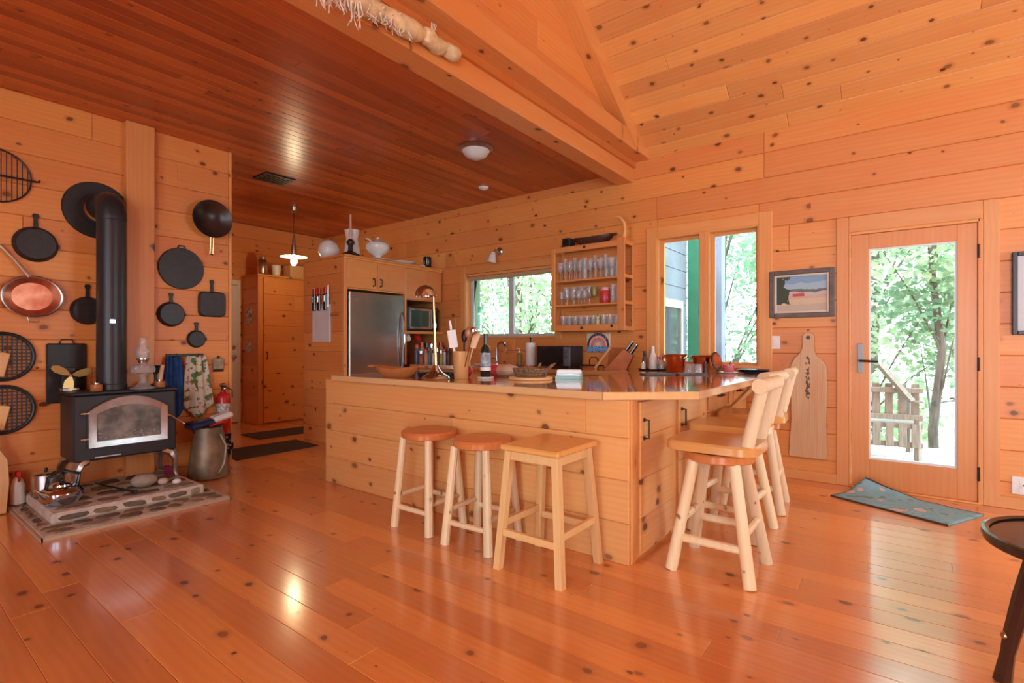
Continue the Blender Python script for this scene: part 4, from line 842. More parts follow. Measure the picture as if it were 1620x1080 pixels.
rr = random.Random(31)
solo('wooden_paddle', MB().prism([(-0.08, 0), (0.08, 0), (0.10, 0.2), (0.095, 0.36), (0.04, 0.47), (0.03, 0.62), (-0.03, 0.62), (-0.04, 0.47), (-0.095, 0.36), (-0.10, 0.2)], 0, 0.02, basis((0,1,0), (-0.10,0,0.99)), b=0.005), M_edge, 'pale rounded wooden paddle leaning at the wall beside the grill baskets', 'paddle', (-4.90, 0.605, 0.005))
# towels
def towel(y0, y1, zt, zb, mat, label, dx, seed, skew=0.0):
    m = MB(); nx_, nz = 16, 12; vs = []; r2 = random.Random(seed)
    for j in range(nz+1):
        for i in range(nx_+1):
            f = i/nx_; g_ = j/nz
            y = (y0+y1)/2+(y1-y0)*(f-0.5)*(0.62+0.38*g_**0.7)+skew*g_; drop = zt-(zt-zb)*g_*(1-0.22*abs(2*f-1.0+skew*2)**1.2)
            vs.append((dx+0.018*math.sin(f*9+seed)*(0.3+0.7*g_)+0.01*math.sin(f*21), y, drop))
    fs = [(j*(nx_+1)+i, j*(nx_+1)+i+1, (j+1)*(nx_+1)+i+1, (j+1)*(nx_+1)+i) for j in range(nz) for i in range(nx_)]
    o = solo('kitchen_towel', m.add(vs, fs), mat, label, 'towel', (XL, 0, 0))
    sm = o.modifiers.new('thickness', 'SOLIDIFY'); sm.thickness = 0.006
    return o
towel(1.66, 1.84, 1.06, 0.50, M_blue, 'plain royal blue towel hanging beside the stove', 0.035, 1)
def floral():
    m, nt, b = newmat('floral_towel'); L = nt.links.new
    tc = N(nt, 'ShaderNodeTexCoord'); v = N(nt, 'ShaderNodeTexVoronoi', i_Scale=30.0); L(tc.outputs['Object'], v.inputs['Vector'])
    n2 = N(nt, 'ShaderNodeTexNoise', i_Scale=16.0, i_Detail=3.0); L(tc.outputs['Object'], n2.inputs['Vector'])
    c1 = mixc(nt, mathn(nt, 'GREATER_THAN', n2.outputs['Fac'], 0.55), (0.62, 0.60, 0.52), (0.10, 0.20, 0.06))
    sc_ = N(nt, 'ShaderNodeSeparateColor'); L(v.outputs['Color'], sc_.inputs[0])
    c2 = mixc(nt, mathn(nt, 'MULTIPLY', mathn(nt, 'LESS_THAN', v.outputs['Distance'], 0.30), mathn(nt, 'GREATER_THAN', sc_.outputs[0], 0.62)), c1, (0.60, 0.12, 0.07))
    c3 = mixc(nt, mathn(nt, 'MULTIPLY', mathn(nt, 'LESS_THAN', v.outputs['Distance'], 0.28), mathn(nt, 'LESS_THAN', sc_.outputs[0], 0.25)), c2, (0.70, 0.50, 0.10))
    L(c3, b.inputs['Base Color']); b.inputs['Roughness'].default_value = 0.9; return m
towel(1.80, 2.04, 1.06, 0.50, floral(), 'cream towel printed with green leaves and red flowers beside the extinguisher', 0.06, 4, 0.02)
tk = thing('towel_hooks', 'small dark iron hook rail holding the two towels', 'hook rail', (0, 0, 0)); MB().cbox(XL+0.001, XL+0.012, 1.70, 2.0, 1.055, 1.08, 0.003).build('rail', M_bronze, tk)
for y in (1.75, 1.92): MB().tube([(XL+0.012, y, 1.06), (XL+0.10, y, 1.055), (XL+0.105, y, 1.085)], 0.005, 6).build('hook', M_bronze, tk)
tv = thing('wall_trivet', 'small square mottled metal ornament above the fire extinguisher', 'ornament', (0, 0, 0)); tv.matrix_basis = onwall(2.125, 0.985)
MB().cbox(-0.05, 0.05, -0.055, 0.05, 0, 0.02, 0.008).build('plate', plain('verdigris', (0.25, 0.24, 0.17), 0.6, 0.4, 0.5, col2=(0.45, 0.38, 0.25), vs=25), tv); MB().cbox(-0.045, 0.045, -0.075, -0.056, 0, 0.018, 0.003).build('ledge', M_bronze, tv); MB().ball((0, 0.06, 0.01), 0.012).build('knob', M_bronze, tv)
fx = thing('fire_extinguisher', 'red fire extinguisher with black valve mounted at the wall end', 'fire extinguisher', (XL+0.075, 2.14, 0.34))
MB().lathe([(0, 0), (0.05, 0), (0.058, 0.012), (0.058, 0.33), (0.045, 0.365), (0.02, 0.385), (0.02, 0.40), (0, 0.40)], 20).build('cylinder', M_red, fx)
lb = [(0.0585, 0.17), (0.0585, 0.28)]
MB().lathe(lb, 20).build('paper_label', plain('extinguisher_label', (0.75, 0.74, 0.74), 0.5, 0, 0.4, col2=(0.25, 0.22, 0.22), vs=45), fx)
MB().lathe([(0, 0.4), (0.018, 0.4), (0.018, 0.43), (0, 0.43)], 10).cbox(-0.05, 0.05, -0.012, 0.012, 0.43, 0.445, 0.004).cbox(0.0, 0.075, -0.010, 0.010, 0.45, 0.462, 0.004, Matrix.Rotation(R(-6), 4, 'Y')).build('valve', M_black, fx)
MB().tube([(0.0, 0.03, 0.42), (0.03, 0.065, 0.40), (0.03, 0.07, 0.33)], 0.007, 6).build('hose', M_black, fx); MB().ball((0.03, 0, 0.415), 0.014).build('gauge', M_chrome, fx)
pn = thing('oven_mitt', 'navy oven mitt with white dots hanging below the fire extinguisher', 'oven mitt', (XL+0.02, 2.165, 0.09))
m, nt, b_ = newmat('dotted_navy'); tc = N(nt, 'ShaderNodeTexCoord'); v = N(nt, 'ShaderNodeTexVoronoi', i_Scale=26.0); nt.links.new(tc.outputs['Object'], v.inputs['Vector'])
nt.links.new(mixc(nt, mathn(nt, 'LESS_THAN', v.outputs['Distance'], 0.36), (0.012, 0.014, 0.04), (0.62, 0.60, 0.62)), b_.inputs['Base Color']); b_.inputs['Roughness'].default_value = 0.9; M_dots = m
MB().prism([(-0.045, 0.22), (-0.05, 0.08), (-0.045, 0.02), (-0.015, -0.005), (0.03, 0.0), (0.05, 0.05), (0.05, 0.22)], 0, 0.05, basis((0,1,0), (0,0,1)), b=0.012).build('mitt', M_dots, pn)
MB().prism([(0.05, 0.08), (0.075, 0.10), (0.075, 0.15), (0.05, 0.15)], 0.005, 0.045, basis((0,1,0), (0,0,1)), b=0.006).build('thumb', M_dots, pn); MB().cbox(-0.002, 0.052, -0.05, 0.055, 0.221, 0.24, 0.005).build('cuff', M_navy, pn)
# scuttle
sc = thing('ash_scuttle', 'dented brown metal ash bucket standing beside the stone hearth', 'bucket', (-4.84, 1.955, 0))
E_ = Matrix.Diagonal((1.0, 1.05, 1.08, 1))
MB().lathe([(0, 0.002), (0.145, 0.002), (0.155, 0.012), (0.15, 0.10), (0.125, 0.28), (0.10, 0.405), (0.108, 0.412), (0.098, 0.405), (0.12, 0.28), (0.14, 0.02), (0, 0.02)], 26, M=E_).build('bucket', M_ash, sc, jit=0.003)
MB().tube([(0.15, 0.02, 0.05), (0.165, 0.06, 0.14), (0.14, 0.085, 0.28), (0.11, 0.05, 0.38)], 0.010, 6).build('spine', M_ash, sc)
MB().tube([(0.0, -0.12, 0.40), (0.02, -0.14, 0.45), (0.06, -0.10, 0.47)], 0.006, 6).build('handle', M_bronze, sc)
nb = thing('rolled_flag_cloth', 'folded navy white and red cloth lying over the ash bucket', 'cloth', (-4.82, 1.95, 0.462))
MB().cbox(-0.08, 0.07, -0.17, 0.03, -0.005, 0.055, 0.018, Matrix.Rotation(R(9), 4, 'X')).build('navy_end', M_navy, nb); MB().cbox(-0.07, 0.06, 0.03, 0.20, 0.005, 0.058, 0.018, Matrix.Rotation(R(14), 4, 'X')).build('white_end', M_white, nb)
MB().cbox(-0.075, 0.065, -0.02, 0.14, -0.008, 0.01, 0.006, Matrix.Rotation(R(10), 4, 'X')).build('red_band', M_red, nb)
# hearth bits
solo('hearth_rock', MB().ball((0, 0, 0.05), 0.07, 0.085, 0.05, 18, 10), M_pebble, 'large smooth grey-brown rock resting on the hearth under the stove', 'rock', (-4.50, 1.37, 0.101), jit=0.002)
solo('hearth_rock', MB().ball((0, 0, 0.025), 0.03, 0.034, 0.025), M_pebble2, 'small peach-coloured pebble next to the big hearth rock', 'rock', (-4.46, 1.48, 0.101))
solo('hearth_rock', MB().ball((0, 0, 0.02), 0.028, 0.03, 0.02), M_white, 'small white pebble by the stove leg', 'rock', (-4.40, 1.55, 0.101))
solo('fireplace_poker', MB().tube([(0, -0.02, 0.008), (0.25, 0.03, 0.008), (0.52, 0.08, 0.010)], [0.006, 0.006, 0.009], 8).ball((0.53, 0.082, 0.012), 0.014), M_iron, 'black iron poker lying on the hearth under the stove', 'poker', (-4.87, 1.19, 0.101))
lathe_thing('enamel_mug', [(0, 0), (0.04, 0), (0.045, 0.06), (0.042, 0.062), (0.037, 0.006), (0, 0.006)], plain('plum_enamel', (0.22, 0.02, 0.07), 0.25), 'plum red enamel cup on the hearth behind the stove leg', 'cup', (-4.80, 1.64, 0.101))
kt = thing('steel_kettle', 'polished steel kettle with black handle standing on the hearth', 'kettle', (-4.50, 0.90, 0.101))
MB().lathe([(0, 0), (0.085, 0), (0.095, 0.006), (0.118, 0.04), (0.118, 0.075), (0.10, 0.10), (0.07, 0.112), (0, 0.115)], 28).build('body', M_chrome, kt)
MB().lathe([(0.06, 0.113), (0.058, 0.125), (0.03, 0.137), (0, 0.139)], 20).build('lid', M_chrome, kt); MB().ball((0, 0, 0.148), 0.014).build('knob', M_blackg, kt)
MB().tube([(0.05, -0.075, 0.06), (0.09, -0.13, 0.10), (0.095, -0.15, 0.125)], [0.025, 0.016, 0.012], 10).build('spout', M_chrome, kt)
MB().tube([(-0.03, 0.09, 0.10), (-0.03, 0.10, 0.17), (0, 0.0, 0.215), (0.03, -0.075, 0.18), (0.03, -0.085, 0.11)], 0.011, 8).build('handle', M_blackg, kt)
pt = thing('dutch_pot', 'tarnished copper-bottomed pot standing behind the steel kettle', 'pot', (-4.80, 0.875, 0.101))
MB().lathe([(0, 0), (0.07, 0), (0.078, 0.008), (0.08, 0.15), (0.085, 0.153), (0.075, 0.15), (0.072, 0.01), (0, 0.01)], 22).build('pot', M_nickel, pt); MB().lathe([(0.086, 0.154), (0.06, 0.168), (0, 0.172)], 20).build('lid', M_chrome, pt); MB().ball((0, 0, 0.182), 0.012).build('knob', M_blackg, pt); MB().cbox(-0.012, 0.012, 0.083, 0.17, 0.13, 0.145, 0.004).build('handle', M_blackg, pt)
sb = thing('spray_bottle', 'white spray bottle with red nozzle standing on the hearth edge', 'bottle', (-4.995, 0.76, 0.0325))
MB().lathe([(0, 0), (0.035, 0), (0.04, 0.008), (0.04, 0.13), (0.028, 0.17), (0.014, 0.19), (0, 0.19)], 18).build('bottle', M_wplas, sb); MB().cbox(-0.016, 0.045, -0.014, 0.014, 0.191, 0.235, 0.005).cbox(0.03, 0.04, -0.006, 0.006, 0.16, 0.1905, 0.002).build('nozzle', M_red, sb)
solo('black_bottle', MB().lathe([(0, 0), (0.035, 0), (0.037, 0.10), (0.015, 0.13), (0.015, 0.15), (0, 0.15)], 16), M_blackg, 'short black bottle standing next to the white spray bottle', 'bottle', (-5.028, 0.59, 0.0005))
# ------------------------------------------------------------------ things on top of the tall cabinet
ZT2 = 2.188
lathe_thing('glass_globe', [(0, 0.0), (0.05, 0.001), (0.09, 0.025), (0.118, 0.08), (0.122, 0.125), (0.105, 0.18), (0.06, 0.225), (0, 0.24)], M_white, 'round white glass globe shade lying on the tall cabinet', 'lamp shade', (-5.52, 3.575, ZT2), 24)
lathe_thing('milk_glass_chimney', [(0, 0), (0.095, 0.001), (0.10, 0.06), (0.085, 0.16), (0.068, 0.25), (0.085, 0.33), (0.09, 0.36), (0.084, 0.36), (0.062, 0.25), (0.078, 0.16), (0.092, 0.05), (0, 0.006)], M_white, 'tall white flared vase next to the glass globe', 'vase', (-5.33, 3.77, ZT2), 24)
bl = thing('brass_oil_lamp', 'antique brass oil lamp with slim tall chimney on the tall cabinet', 'oil lamp', (-5.12, 3.60, ZT2))
MB().lathe([(0, 0), (0.12, 0), (0.125, 0.01), (0.06, 0.045), (0.03, 0.06), (0.025, 0.12), (0.045, 0.15), (0.045, 0.17), (0.02, 0.20), (0, 0.20)], 24).build('base', M_bronze, bl)
MB().lathe([(0.018, 0.2005), (0.022, 0.26), (0.014, 0.32), (0.012, 0.48), (0.013, 0.485)], 14).build('chimney', plain('tinted_chimney', (0.62, 0.40, 0.32), 0.25), bl); MB().ball((0.06, 0, 0.17), 0.012).build('wick_key', M_brass, bl)
tu = thing('soup_tureen', 'white footed soup tureen with lid and ladle on the tall cabinet', 'tureen', (-5.16, 4.02, ZT2))
MB().lathe([(0, 0.012), (0.06, 0.012), (0.065, 0.02), (0.035, 0.045), (0.04, 0.055), (0.10, 0.09), (0.125, 0.14), (0.125, 0.165), (0, 0.165)], 28).build('bowl', M_white, tu)
MB().lathe([(0.13, 0.1655), (0.125, 0.18), (0.07, 0.215), (0.02, 0.23), (0, 0.23)], 28).build('lid', M_white, tu); MB().ball((0, 0, 0.245), 0.02, 0.014, 0.016).build('finial', M_white, tu)
for s in (-1, 1): MB().tube([(0, s*0.115, 0.14), (0, s*0.15, 0.15), (0, s*0.15, 0.12), (0, s*0.115, 0.11)], 0.008, 6).build('handle', M_white, tu)
MB().tube([(0.03, -0.10, 0.19), (0.03, -0.15, 0.215), (0.03, -0.18, 0.21)], 0.008, 6).build('ladle', M_white, tu); MB().lathe([(0, 0), (0.10, 0), (0.15, 0.010), (0.152, 0.013), (0.10, 0.006), (0, 0.006)], 28, c=(0, 0, 0.001)).build('saucer', M_white, tu); tu.scale = (1.12, 1.12, 1.15)
lathe_thing('serving_platter', [(0, 0), (0.12, 0), (0.20, 0.035), (0.205, 0.04), (0.12, 0.012), (0, 0.010)], M_white, 'shallow white serving platter beside the tureen', 'platter', (-5.22, 4.42, ZT2), 30)
lathe_thing('small_dish', [(0, 0), (0.03, 0), (0.05, 0.025), (0.047, 0.027), (0.028, 0.006), (0, 0.006)], M_white, 'tiny white dish beside the black jar on the tall cabinet', 'dish', (-5.10, 4.70, ZT2), 18)
lathe_thing('black_jar', [(0, 0), (0.05, 0), (0.055, 0.008), (0.055, 0.155), (0.05, 0.16), (0.045, 0.158), (0.045, 0.02), (0, 0.02)], M_blackg, 'black cylinder jar at the window-wall end of the tall cabinet', 'jar', (-5.14, 4.83, ZT2), 22)
# ------------------------------------------------------------------ spice corner on the counter
rr = random.Random(9); ZC2 = ZT+0.0006
cols = [(0.30,0.05,0.03),(0.42,0.26,0.12),(0.10,0.12,0.16),(0.55,0.50,0.42),(0.22,0.08,0.04),(0.35,0.30,0.10),(0.62,0.60,0.58),(0.05,0.05,0.06)]
names = ['dark red','tan','slate grey','cream','brown','olive','white','black']
def jarr(x, y, z, h, r_, c, label, group=None):
    j = thing('spice_jar', label, 'jar', (x, y, z), 0, group)
    MB().lathe([(0, 0), (r_, 0), (r_*1.05, 0.006), (r_*1.05, h*0.72), (r_*0.75, h*0.8), (0, h*0.8)], 12).build('jar', plain('jar_'+label[:12], c, 0.3), j)
    MB().lathe([(0, h*0.801), (r_*0.85, h*0.801), (r_*0.85, h), (0, h)], 12).build('lid', (M_blackg, M_red, M_chrome)[int(h*1000) % 3], j)
for k in range(8): jarr(-4.86+0.012*(k % 2), 4.46+k*0.068, ZC2, 0.17+0.05*((k*37) % 5)/5, 0.026, cols[k], '%s spice jar in the row under the microwave shelf' % names[k], 'spice jars under the microwave shelf')
for k in range(6): jarr(-4.96, 4.48+k*0.085, ZC2, 0.25+0.04*((k*23) % 4)/4, 0.033, cols[(k*3+2) % 8], '%s storage bottle behind the spice jar row' % names[(k*3+2) % 8], 'bottles behind the spice jars')
for k, (y, c) in enumerate(((4.43, M_white), (4.60, M_red))):
    mg = thing('hanging_mug', ('white', 'dark red')[k]+' mug hung from a hook under the microwave shelf', 'mug', (-5.06, y, 1.215)); MB().lathe([(0, 0), (0.035, 0), (0.04, 0.01), (0.04, 0.072), (0.036, 0.072), (0.034, 0.01), (0, 0.008)], 16, M=Matrix.Rotation(R(35), 4, 'X')).build('cup', c, mg)
    MB().tube([(0.0, -0.02, 0.065), (0, 0.0, 0.083), (0, 0.02, 0.06)], 0.006, 6).build('handle', c, mg)
# ------------------------------------------------------------------ things on the island
db = thing('dough_bowl', 'long carved wooden dough bowl on the fridge end of the peninsula', 'bowl', (-3.10, 2.60, ZC2), R(20))
pts = [(math.cos(2*PI*k/28)*0.20, math.sin(2*PI*k/28)*0.10) for k in range(28)]
m = MB(); ring = lambda s, z, w=0: [(x*s, y*s, z+w*(x/0.2)**2) for x, y in pts]
vs = ring(0.55, 0)+ring(0.9, 0.045, 0.01)+ring(1.0, 0.07, 0.025)+ring(0.93, 0.07, 0.025)+ring(0.5, 0.02); nn = 28
fs = [tuple(range(nn))[::-1]]+[(q*nn+i, q*nn+(i+1) % nn, (q+1)*nn+(i+1) % nn, (q+1)*nn+i) for q in range(4) for i in range(nn)]+[tuple(range(4*nn, 5*nn))]
m.add(vs, fs).build('bowl', M_bowl, db)
for q in (-0.25, 0.19): MB().cbox(q, q+0.06, -0.025, 0.025, 0.075, 0.092, 0.004).build('lug_handle', M_bowl, db)
sl = thing('cast_iron_tray', 'flat black tray lying between the dough bowl and desk lamp', 'tray', (-2.87, 2.80, ZC2)); MB().cbox(-0.12, 0.12, -0.09, 0.09, 0, 0.012, 0.004).build('base', M_iron, sl); MB().box(-0.12, 0.12, -0.09, -0.082, 0.012, 0.035).box(-0.12, 0.12, 0.082, 0.09, 0.012, 0.035).box(-0.12, -0.112, -0.082, 0.082, 0.012, 0.035).box(0.112, 0.12, -0.082, 0.082, 0.012, 0.035).build('rim', M_iron, sl)
dk_ = thing('desk_lamp', 'tall chrome desk lamp with dome shade standing on the peninsula', 'lamp', (-2.70, 2.62, ZC2))
MB().lathe([(0, 0), (0.10, 0), (0.103, 0.008), (0.095, 0.022), (0.06, 0.04), (0.03, 0.07), (0.018, 0.10), (0, 0.10)], 30).build('base', M_chrome, dk_)
MB().tube([(0, 0, 0.10), (-0.006, -0.006, 0.35), (-0.012, -0.01, 0.60), (-0.03, -0.025, 0.66), (-0.055, -0.042, 0.665), (-0.07, -0.052, 0.65)], [0.011, 0.010, 0.009, 0.009, 0.009, 0.009], 10).build('stem', M_brass, dk_)
MB().lathe([(0.075, 0.60), (0.078, 0.602), (0.07, 0.64), (0.045, 0.668), (0.015, 0.68), (0, 0.681)], 26, c=(-0.06, -0.045, 0)).build('shade', M_chrome, dk_)
MB().cyl((-0.006, -0.006, 0.37), (-0.006, -0.006, 0.40), 0.014, n=10).build('switch_collar', M_chrome, dk_); MB().tube([(0.08, 0.03, 0.012), (0.11, 0.05, 0.05), (0.10, 0.06, 0.006)], 0.004, 6).build('cord', M_bronze, dk_)
ck = thing('utensil_crock', 'tall turned wooden crock full of kitchen utensils on the peninsula', 'crock', (-2.58, 2.76, ZC2))
MB().lathe([(0, 0), (0.050, 0), (0.053, 0.006), (0.060, 0.20), (0.056, 0.202), (0.048, 0.02), (0, 0.02)], 24).build('crock', pine('crock_wood', (0.62, 0.34, 0.13), (0.48, 0.22, 0.07), 0.35, 0, 4, 'Z'), ck)
def ut(name, mb, mat, label, ax, ay, z=0.03): solo(name, mb, mat, label, 'utensil', (-2.58+ax*0.3, 2.76+ay*0.3, ZC2+z), (R(-ay*130), R(ax*130), R(37)), 'utensils in the wooden crock')
ut('white_spatula', MB().cbox(-0.032, 0.032, -0.004, 0.004, 0.20, 0.33, 0.003).cbox(-0.008, 0.008, -0.006, 0.006, 0.0, 0.20, 0.003).cbox(-0.008, 0.008, -0.005, 0.005, 0.33, 0.40, 0.003), M_wplas, 'white flat grater paddle standing in the wooden crock', -0.06, -0.05)
ut('wooden_spoon', MB().tube([(0, 0, 0), (0, 0, 0.28)], 0.006, 8).ball((0, 0, 0.31), 0.028, 0.012, 0.042), M_bowl, 'dark wooden spoon standing in the wooden crock', 0.06, 0.0)
ut('wooden_turner', MB().tube([(0, 0, 0), (0, 0, 0.20)], 0.006, 8).prism([(-0.02, 0.20), (0.02, 0.20), (0.032, 0.32), (-0.032, 0.32)], -0.004, 0.004, basis((1,0,0), (0,0,1)), b=0.002), M_edge, 'pale wooden turner leaning out of the wooden crock', 0.11, 0.05)
ut('steel_ladle', MB().tube([(0, 0, 0), (0, 0, 0.31)], 0.004, 8).ball((0, 0.01, 0.33), 0.028, 0.02, 0.03), M_chrome, 'steel ladle standing in the wooden crock', 0.11, -0.06)
ut('black_whisk', MB().tube([(0, 0, 0), (0, 0, 0.24)], 0.006, 8).ball((0, 0, 0.29), 0.024, 0.024, 0.05, 10, 6), M_bronze, 'dark whisk standing in the wooden crock', 0.0, 0.09)
rc = thing('red_candle_ball', 'round red candle globe with pale cap beside the crock', 'candle', (-2.65, 2.90, ZC2)); MB().ball((0, 0, 0.045), 0.046, 0.046, 0.045).build('globe', M_rwax, rc); MB().lathe([(0, 0.085), (0.03, 0.085), (0.03, 0.105), (0, 0.107)], 14).build('cap', M_edge, rc)
lathe_thing('white_coaster', [(0, 0), (0.058, 0), (0.062, 0.005), (0.062, 0.012), (0.052, 0.014), (0, 0.010)], M_white, 'round white bottle coaster on the peninsula', 'coaster', (-2.455, 2.89, ZC2), 24)
wb_ = thing('wine_bottle', 'dark green wine bottle with blue label standing on a white coaster', 'bottle', (-2.455, 2.89, ZC2+0.0146))
MB().lathe([(0, 0), (0.036, 0), (0.039, 0.006), (0.039, 0.185), (0.030, 0.215), (0.0155, 0.235), (0.0145, 0.30), (0.016, 0.302), (0.016, 0.315), (0, 0.315)], 22).build('bottle', plain('wine_glass_dark', (0.012, 0.018, 0.016), 0.08, 0, 0.6, 0.1), wb_)
MB().lathe([(0.0397, 0.075), (0.0397, 0.175)], 22).build('paper_label', plain('wine_label', (0.10, 0.15, 0.22), 0.5, 0, 0.4, col2=(0.45, 0.50, 0.55), vs=30), wb_); MB().lathe([(0.0398, 0.045), (0.0398, 0.07)], 22).build('lower_label', M_wplas, wb_)
rbd = thing('round_board', 'round pale wooden trivet board under the brown basket', 'board', (-2.14, 3.02, ZC2)); MB().lathe([(0, 0), (0.155, 0), (0.16, 0.004), (0.16, 0.014), (0.155, 0.018), (0, 0.018)], 36).build('board', M_edge, rbd); MB().lathe([(0.145, 0.0181), (0.15, 0.021), (0.155, 0.0181)], 36).build('rim_bead', M_edge, rbd)
bk = thing('wicker_basket', 'oval brown woven basket on the round trivet board', 'basket', (-2.14, 3.02, ZC2+0.0185), R(20)); M_wick = plain('wicker', (0.34, 0.20, 0.115), 0.8, 0, 0.2, 0.6, 60, bump=0.5)
E_ = Matrix.Diagonal((1.45, 0.9, 1, 1))
MB().lathe([(0, 0.004), (0.07, 0.004), (0.085, 0.03), (0.088, 0.055), (0.08, 0.055), (0.065, 0.012), (0, 0.012)], 26, M=E_).build('body', M_wick, bk)
for k in range(5): MB().tube([(1.45*(0.078+0.003*k)*math.cos(2*PI*i/26), 0.9*(0.078+0.003*k)*math.sin(2*PI*i/26)+0.002*(i % 2), 0.008+0.012*k) for i in range(27)], 0.006, 6, False).build('woven_strand', M_wick, bk)
MB().tube([(0.12, 0.0, 0.05), (0.16, 0.0, 0.085), (0.185, 0.0, 0.10)], [0.012, 0.012, 0.004], 6).tube([(0.05, 0.03, 0.05), (0.06, 0.04, 0.09), (0.07, 0.04, 0.10)], [0.012, 0.010, 0.004], 6).build('handle', M_wick, bk); MB().ball((-0.02, 0, 0.045), 0.09, 0.05, 0.032).build('bread', plain('crust', (0.30, 0.16, 0.08), 0.8, var=0.4), bk)
pkx = thing('bread_bag', 'soft bread bag in pink and beige wrap behind the basket', 'bag', (-2.50, 3.17, ZC2), R(15)); MB().ball((0, 0, 0.048), 0.15, 0.07, 0.047, 18, 10).build('loaf', plain('beige_wrap', (0.62, 0.42, 0.30), 0.45, var=0.2), pkx, jit=0.003); MB().lathe([(0.051, -0.03), (0.055, -0.028), (0.055, 0.03), (0.051, 0.03)], 18, M=Matrix.Translation((-0.07, 0, 0.047)) @ Matrix.Rotation(R(90), 4, 'Y') @ Matrix.Diagonal((0.85, 1.25, 1, 1))).build('band', M_rwax, pkx); MB().tube([(0.14, 0, 0.05), (0.19, 0, 0.06), (0.21, 0.01, 0.075)], [0.02, 0.008, 0.022], 8).build('twist', M_wplas, pkx)
for k, (c, lab) in enumerate(((glassmat('green_dish', (0.55, 0.75, 0.66), 1, 0.05, 0.35, (0.35, 0.55, 0.45)), 'green tinted glass dish at the bottom of the small dish stack'), (M_drink, 'clear glass dish in the middle of the small dish stack'), (M_white, 'white rectangular dish on top of the small dish stack'))):
    q = 0.10-0.006*k; z = 0.022*k
    m = MB().box(-q, q, -0.07, 0.07, z, z+0.005).box(-q, q, -0.07, -0.064, z+0.005, z+0.021).box(-q, q, 0.064, 0.07, z+0.005, z+0.021).box(-q, -q+0.006, -0.064, 0.064, z+0.005, z+0.021).box(q-0.006, q, -0.064, 0.064, z+0.005, z+0.021)
    solo('baking_dish', m, c, lab, 'dish', (-1.945, 3.235, ZC2), (0, 0, R(30)), 'stacked dishes on the peninsula')
for k, (x, y, lab) in enumerate(((-1.62, 4.10, 'dark slate trivet lying on the bar before the copper pots'), (-1.42, 4.31, 'dark slate trivet overlapping end to end with the first, nearer the glasses'))):
    solo('slate_trivet', MB().cbox(-0.13, 0.13, -0.06, 0.06, 0, 0.012, 0.003), plain('slate', (0.10, 0.10, 0.11), 0.4, var=0.4), lab, 'trivet', (x, y, ZC2), (0, 0, R(48)))
# ------------------------------------------------------------------ sink side and far counter
fa = thing('kitchen_faucet', 'chrome gooseneck kitchen faucet under the sink window', 'faucet', (-4.00, 4.93, ZC2))
MB().lathe([(0, 0), (0.03, 0), (0.03, 0.02), (0.016, 0.05), (0, 0.05)], 14).build('base', M_chrome, fa); MB().tube([(0, 0, 0.05), (0, 0, 0.20), (0.02, -0.01, 0.255), (0.08, -0.03, 0.285), (0.15, -0.05, 0.265), (0.19, -0.065, 0.20), (0.20, -0.07, 0.15)], 0.013, 10).build('spout', M_chrome, fa); MB().tube([(0.0, 0, 0.06), (-0.07, -0.02, 0.09)], 0.008, 8).build('lever', M_chrome, fa)
sk = thing('sink_basin', 'stainless drop-in sink basin under the sink window', 'sink', (-3.85, 4.66, ZC2)); MB().box(-0.36, 0.36, -0.20, -0.185, 0, 0.010).box(-0.36, 0.36, 0.185, 0.20, 0, 0.010).box(-0.36, -0.345, -0.185, 0.185, 0, 0.010).box(0.345, 0.36, -0.185, 0.185, 0, 0.010).build('rim', M_steel, sk); MB().box(-0.345, 0.345, -0.185, 0.185, 0.0, 0.003).build('basin', plain('basin_dark', (0.18, 0.18, 0.18), 0.3, 0.9), sk); MB().lathe([(0, 0.0031), (0.04, 0.0031), (0.045, 0.006), (0, 0.006)], 16).build('drain', M_chrome, sk)
pth = thing('paper_towel_roll', 'white paper towel roll on an upright holder beside the sink window', 'paper towel', (-3.46, 4.88, ZC2)); MB().lathe([(0, 0.012), (0.055, 0.012), (0.057, 0.02), (0.057, 0.27), (0.015, 0.275), (0, 0.275)], 24).build('roll', M_wplas, pth); MB().lathe([(0, 0), (0.075, 0), (0.075, 0.0115), (0, 0.0115)], 24).build('base', M_bowl, pth); MB().cyl((0, 0, 0.275), (0, 0, 0.32), 0.008, n=8).ball((0, 0, 0.325), 0.014).build('rod', M_bronze, pth)
sob = thing('soap_bottle', 'amber soap bottle with white pump beside the paper towels', 'bottle', (-3.56, 4.80, ZC2)); MB().lathe([(0, 0), (0.032, 0), (0.034, 0.006), (0.034, 0.13), (0.014, 0.155), (0, 0.155)], 18).build('bottle', plain('olive_soap', (0.30, 0.22, 0.08), 0.15), sob); MB().lathe([(0, 0.1555), (0.013, 0.1555), (0.013, 0.175), (0.005, 0.18), (0.005, 0.20), (0, 0.2)], 10).cbox(-0.04, 0.01, -0.008, 0.008, 0.20, 0.212, 0.003).build('pump', M_wplas, sob)
to = thing('toaster_oven', 'black toaster oven on the counter right of the sink window', 'toaster oven', (-3.04, 4.84, ZC2))
MB().cbox(-0.22, 0.22, -0.13, 0.14, 0.012, 0.235, 0.010).build('body', M_black, to); MB().cbox(-0.205, 0.13, -0.138, -0.1305, 0.03, 0.215, 0.004).build('door', M_blackg, to); MB().tube([(-0.17, -0.138, 0.185), (-0.17, -0.16, 0.185), (0.09, -0.16, 0.185), (0.09, -0.138, 0.185)], 0.005, 6).build('handle', M_bronze, to)
MB().cbox(0.135, 0.218, -0.137, -0.1305, 0.02, 0.225, 0.003).build('control_panel', plain('panel_grey', (0.10, 0.13, 0.17), 0.4), to)
for z in (0.06, 0.12, 0.18): MB().cyl((0.177, -0.137, z), (0.177, -0.15, z), 0.016, n=12).build('knob', M_chrome, to)
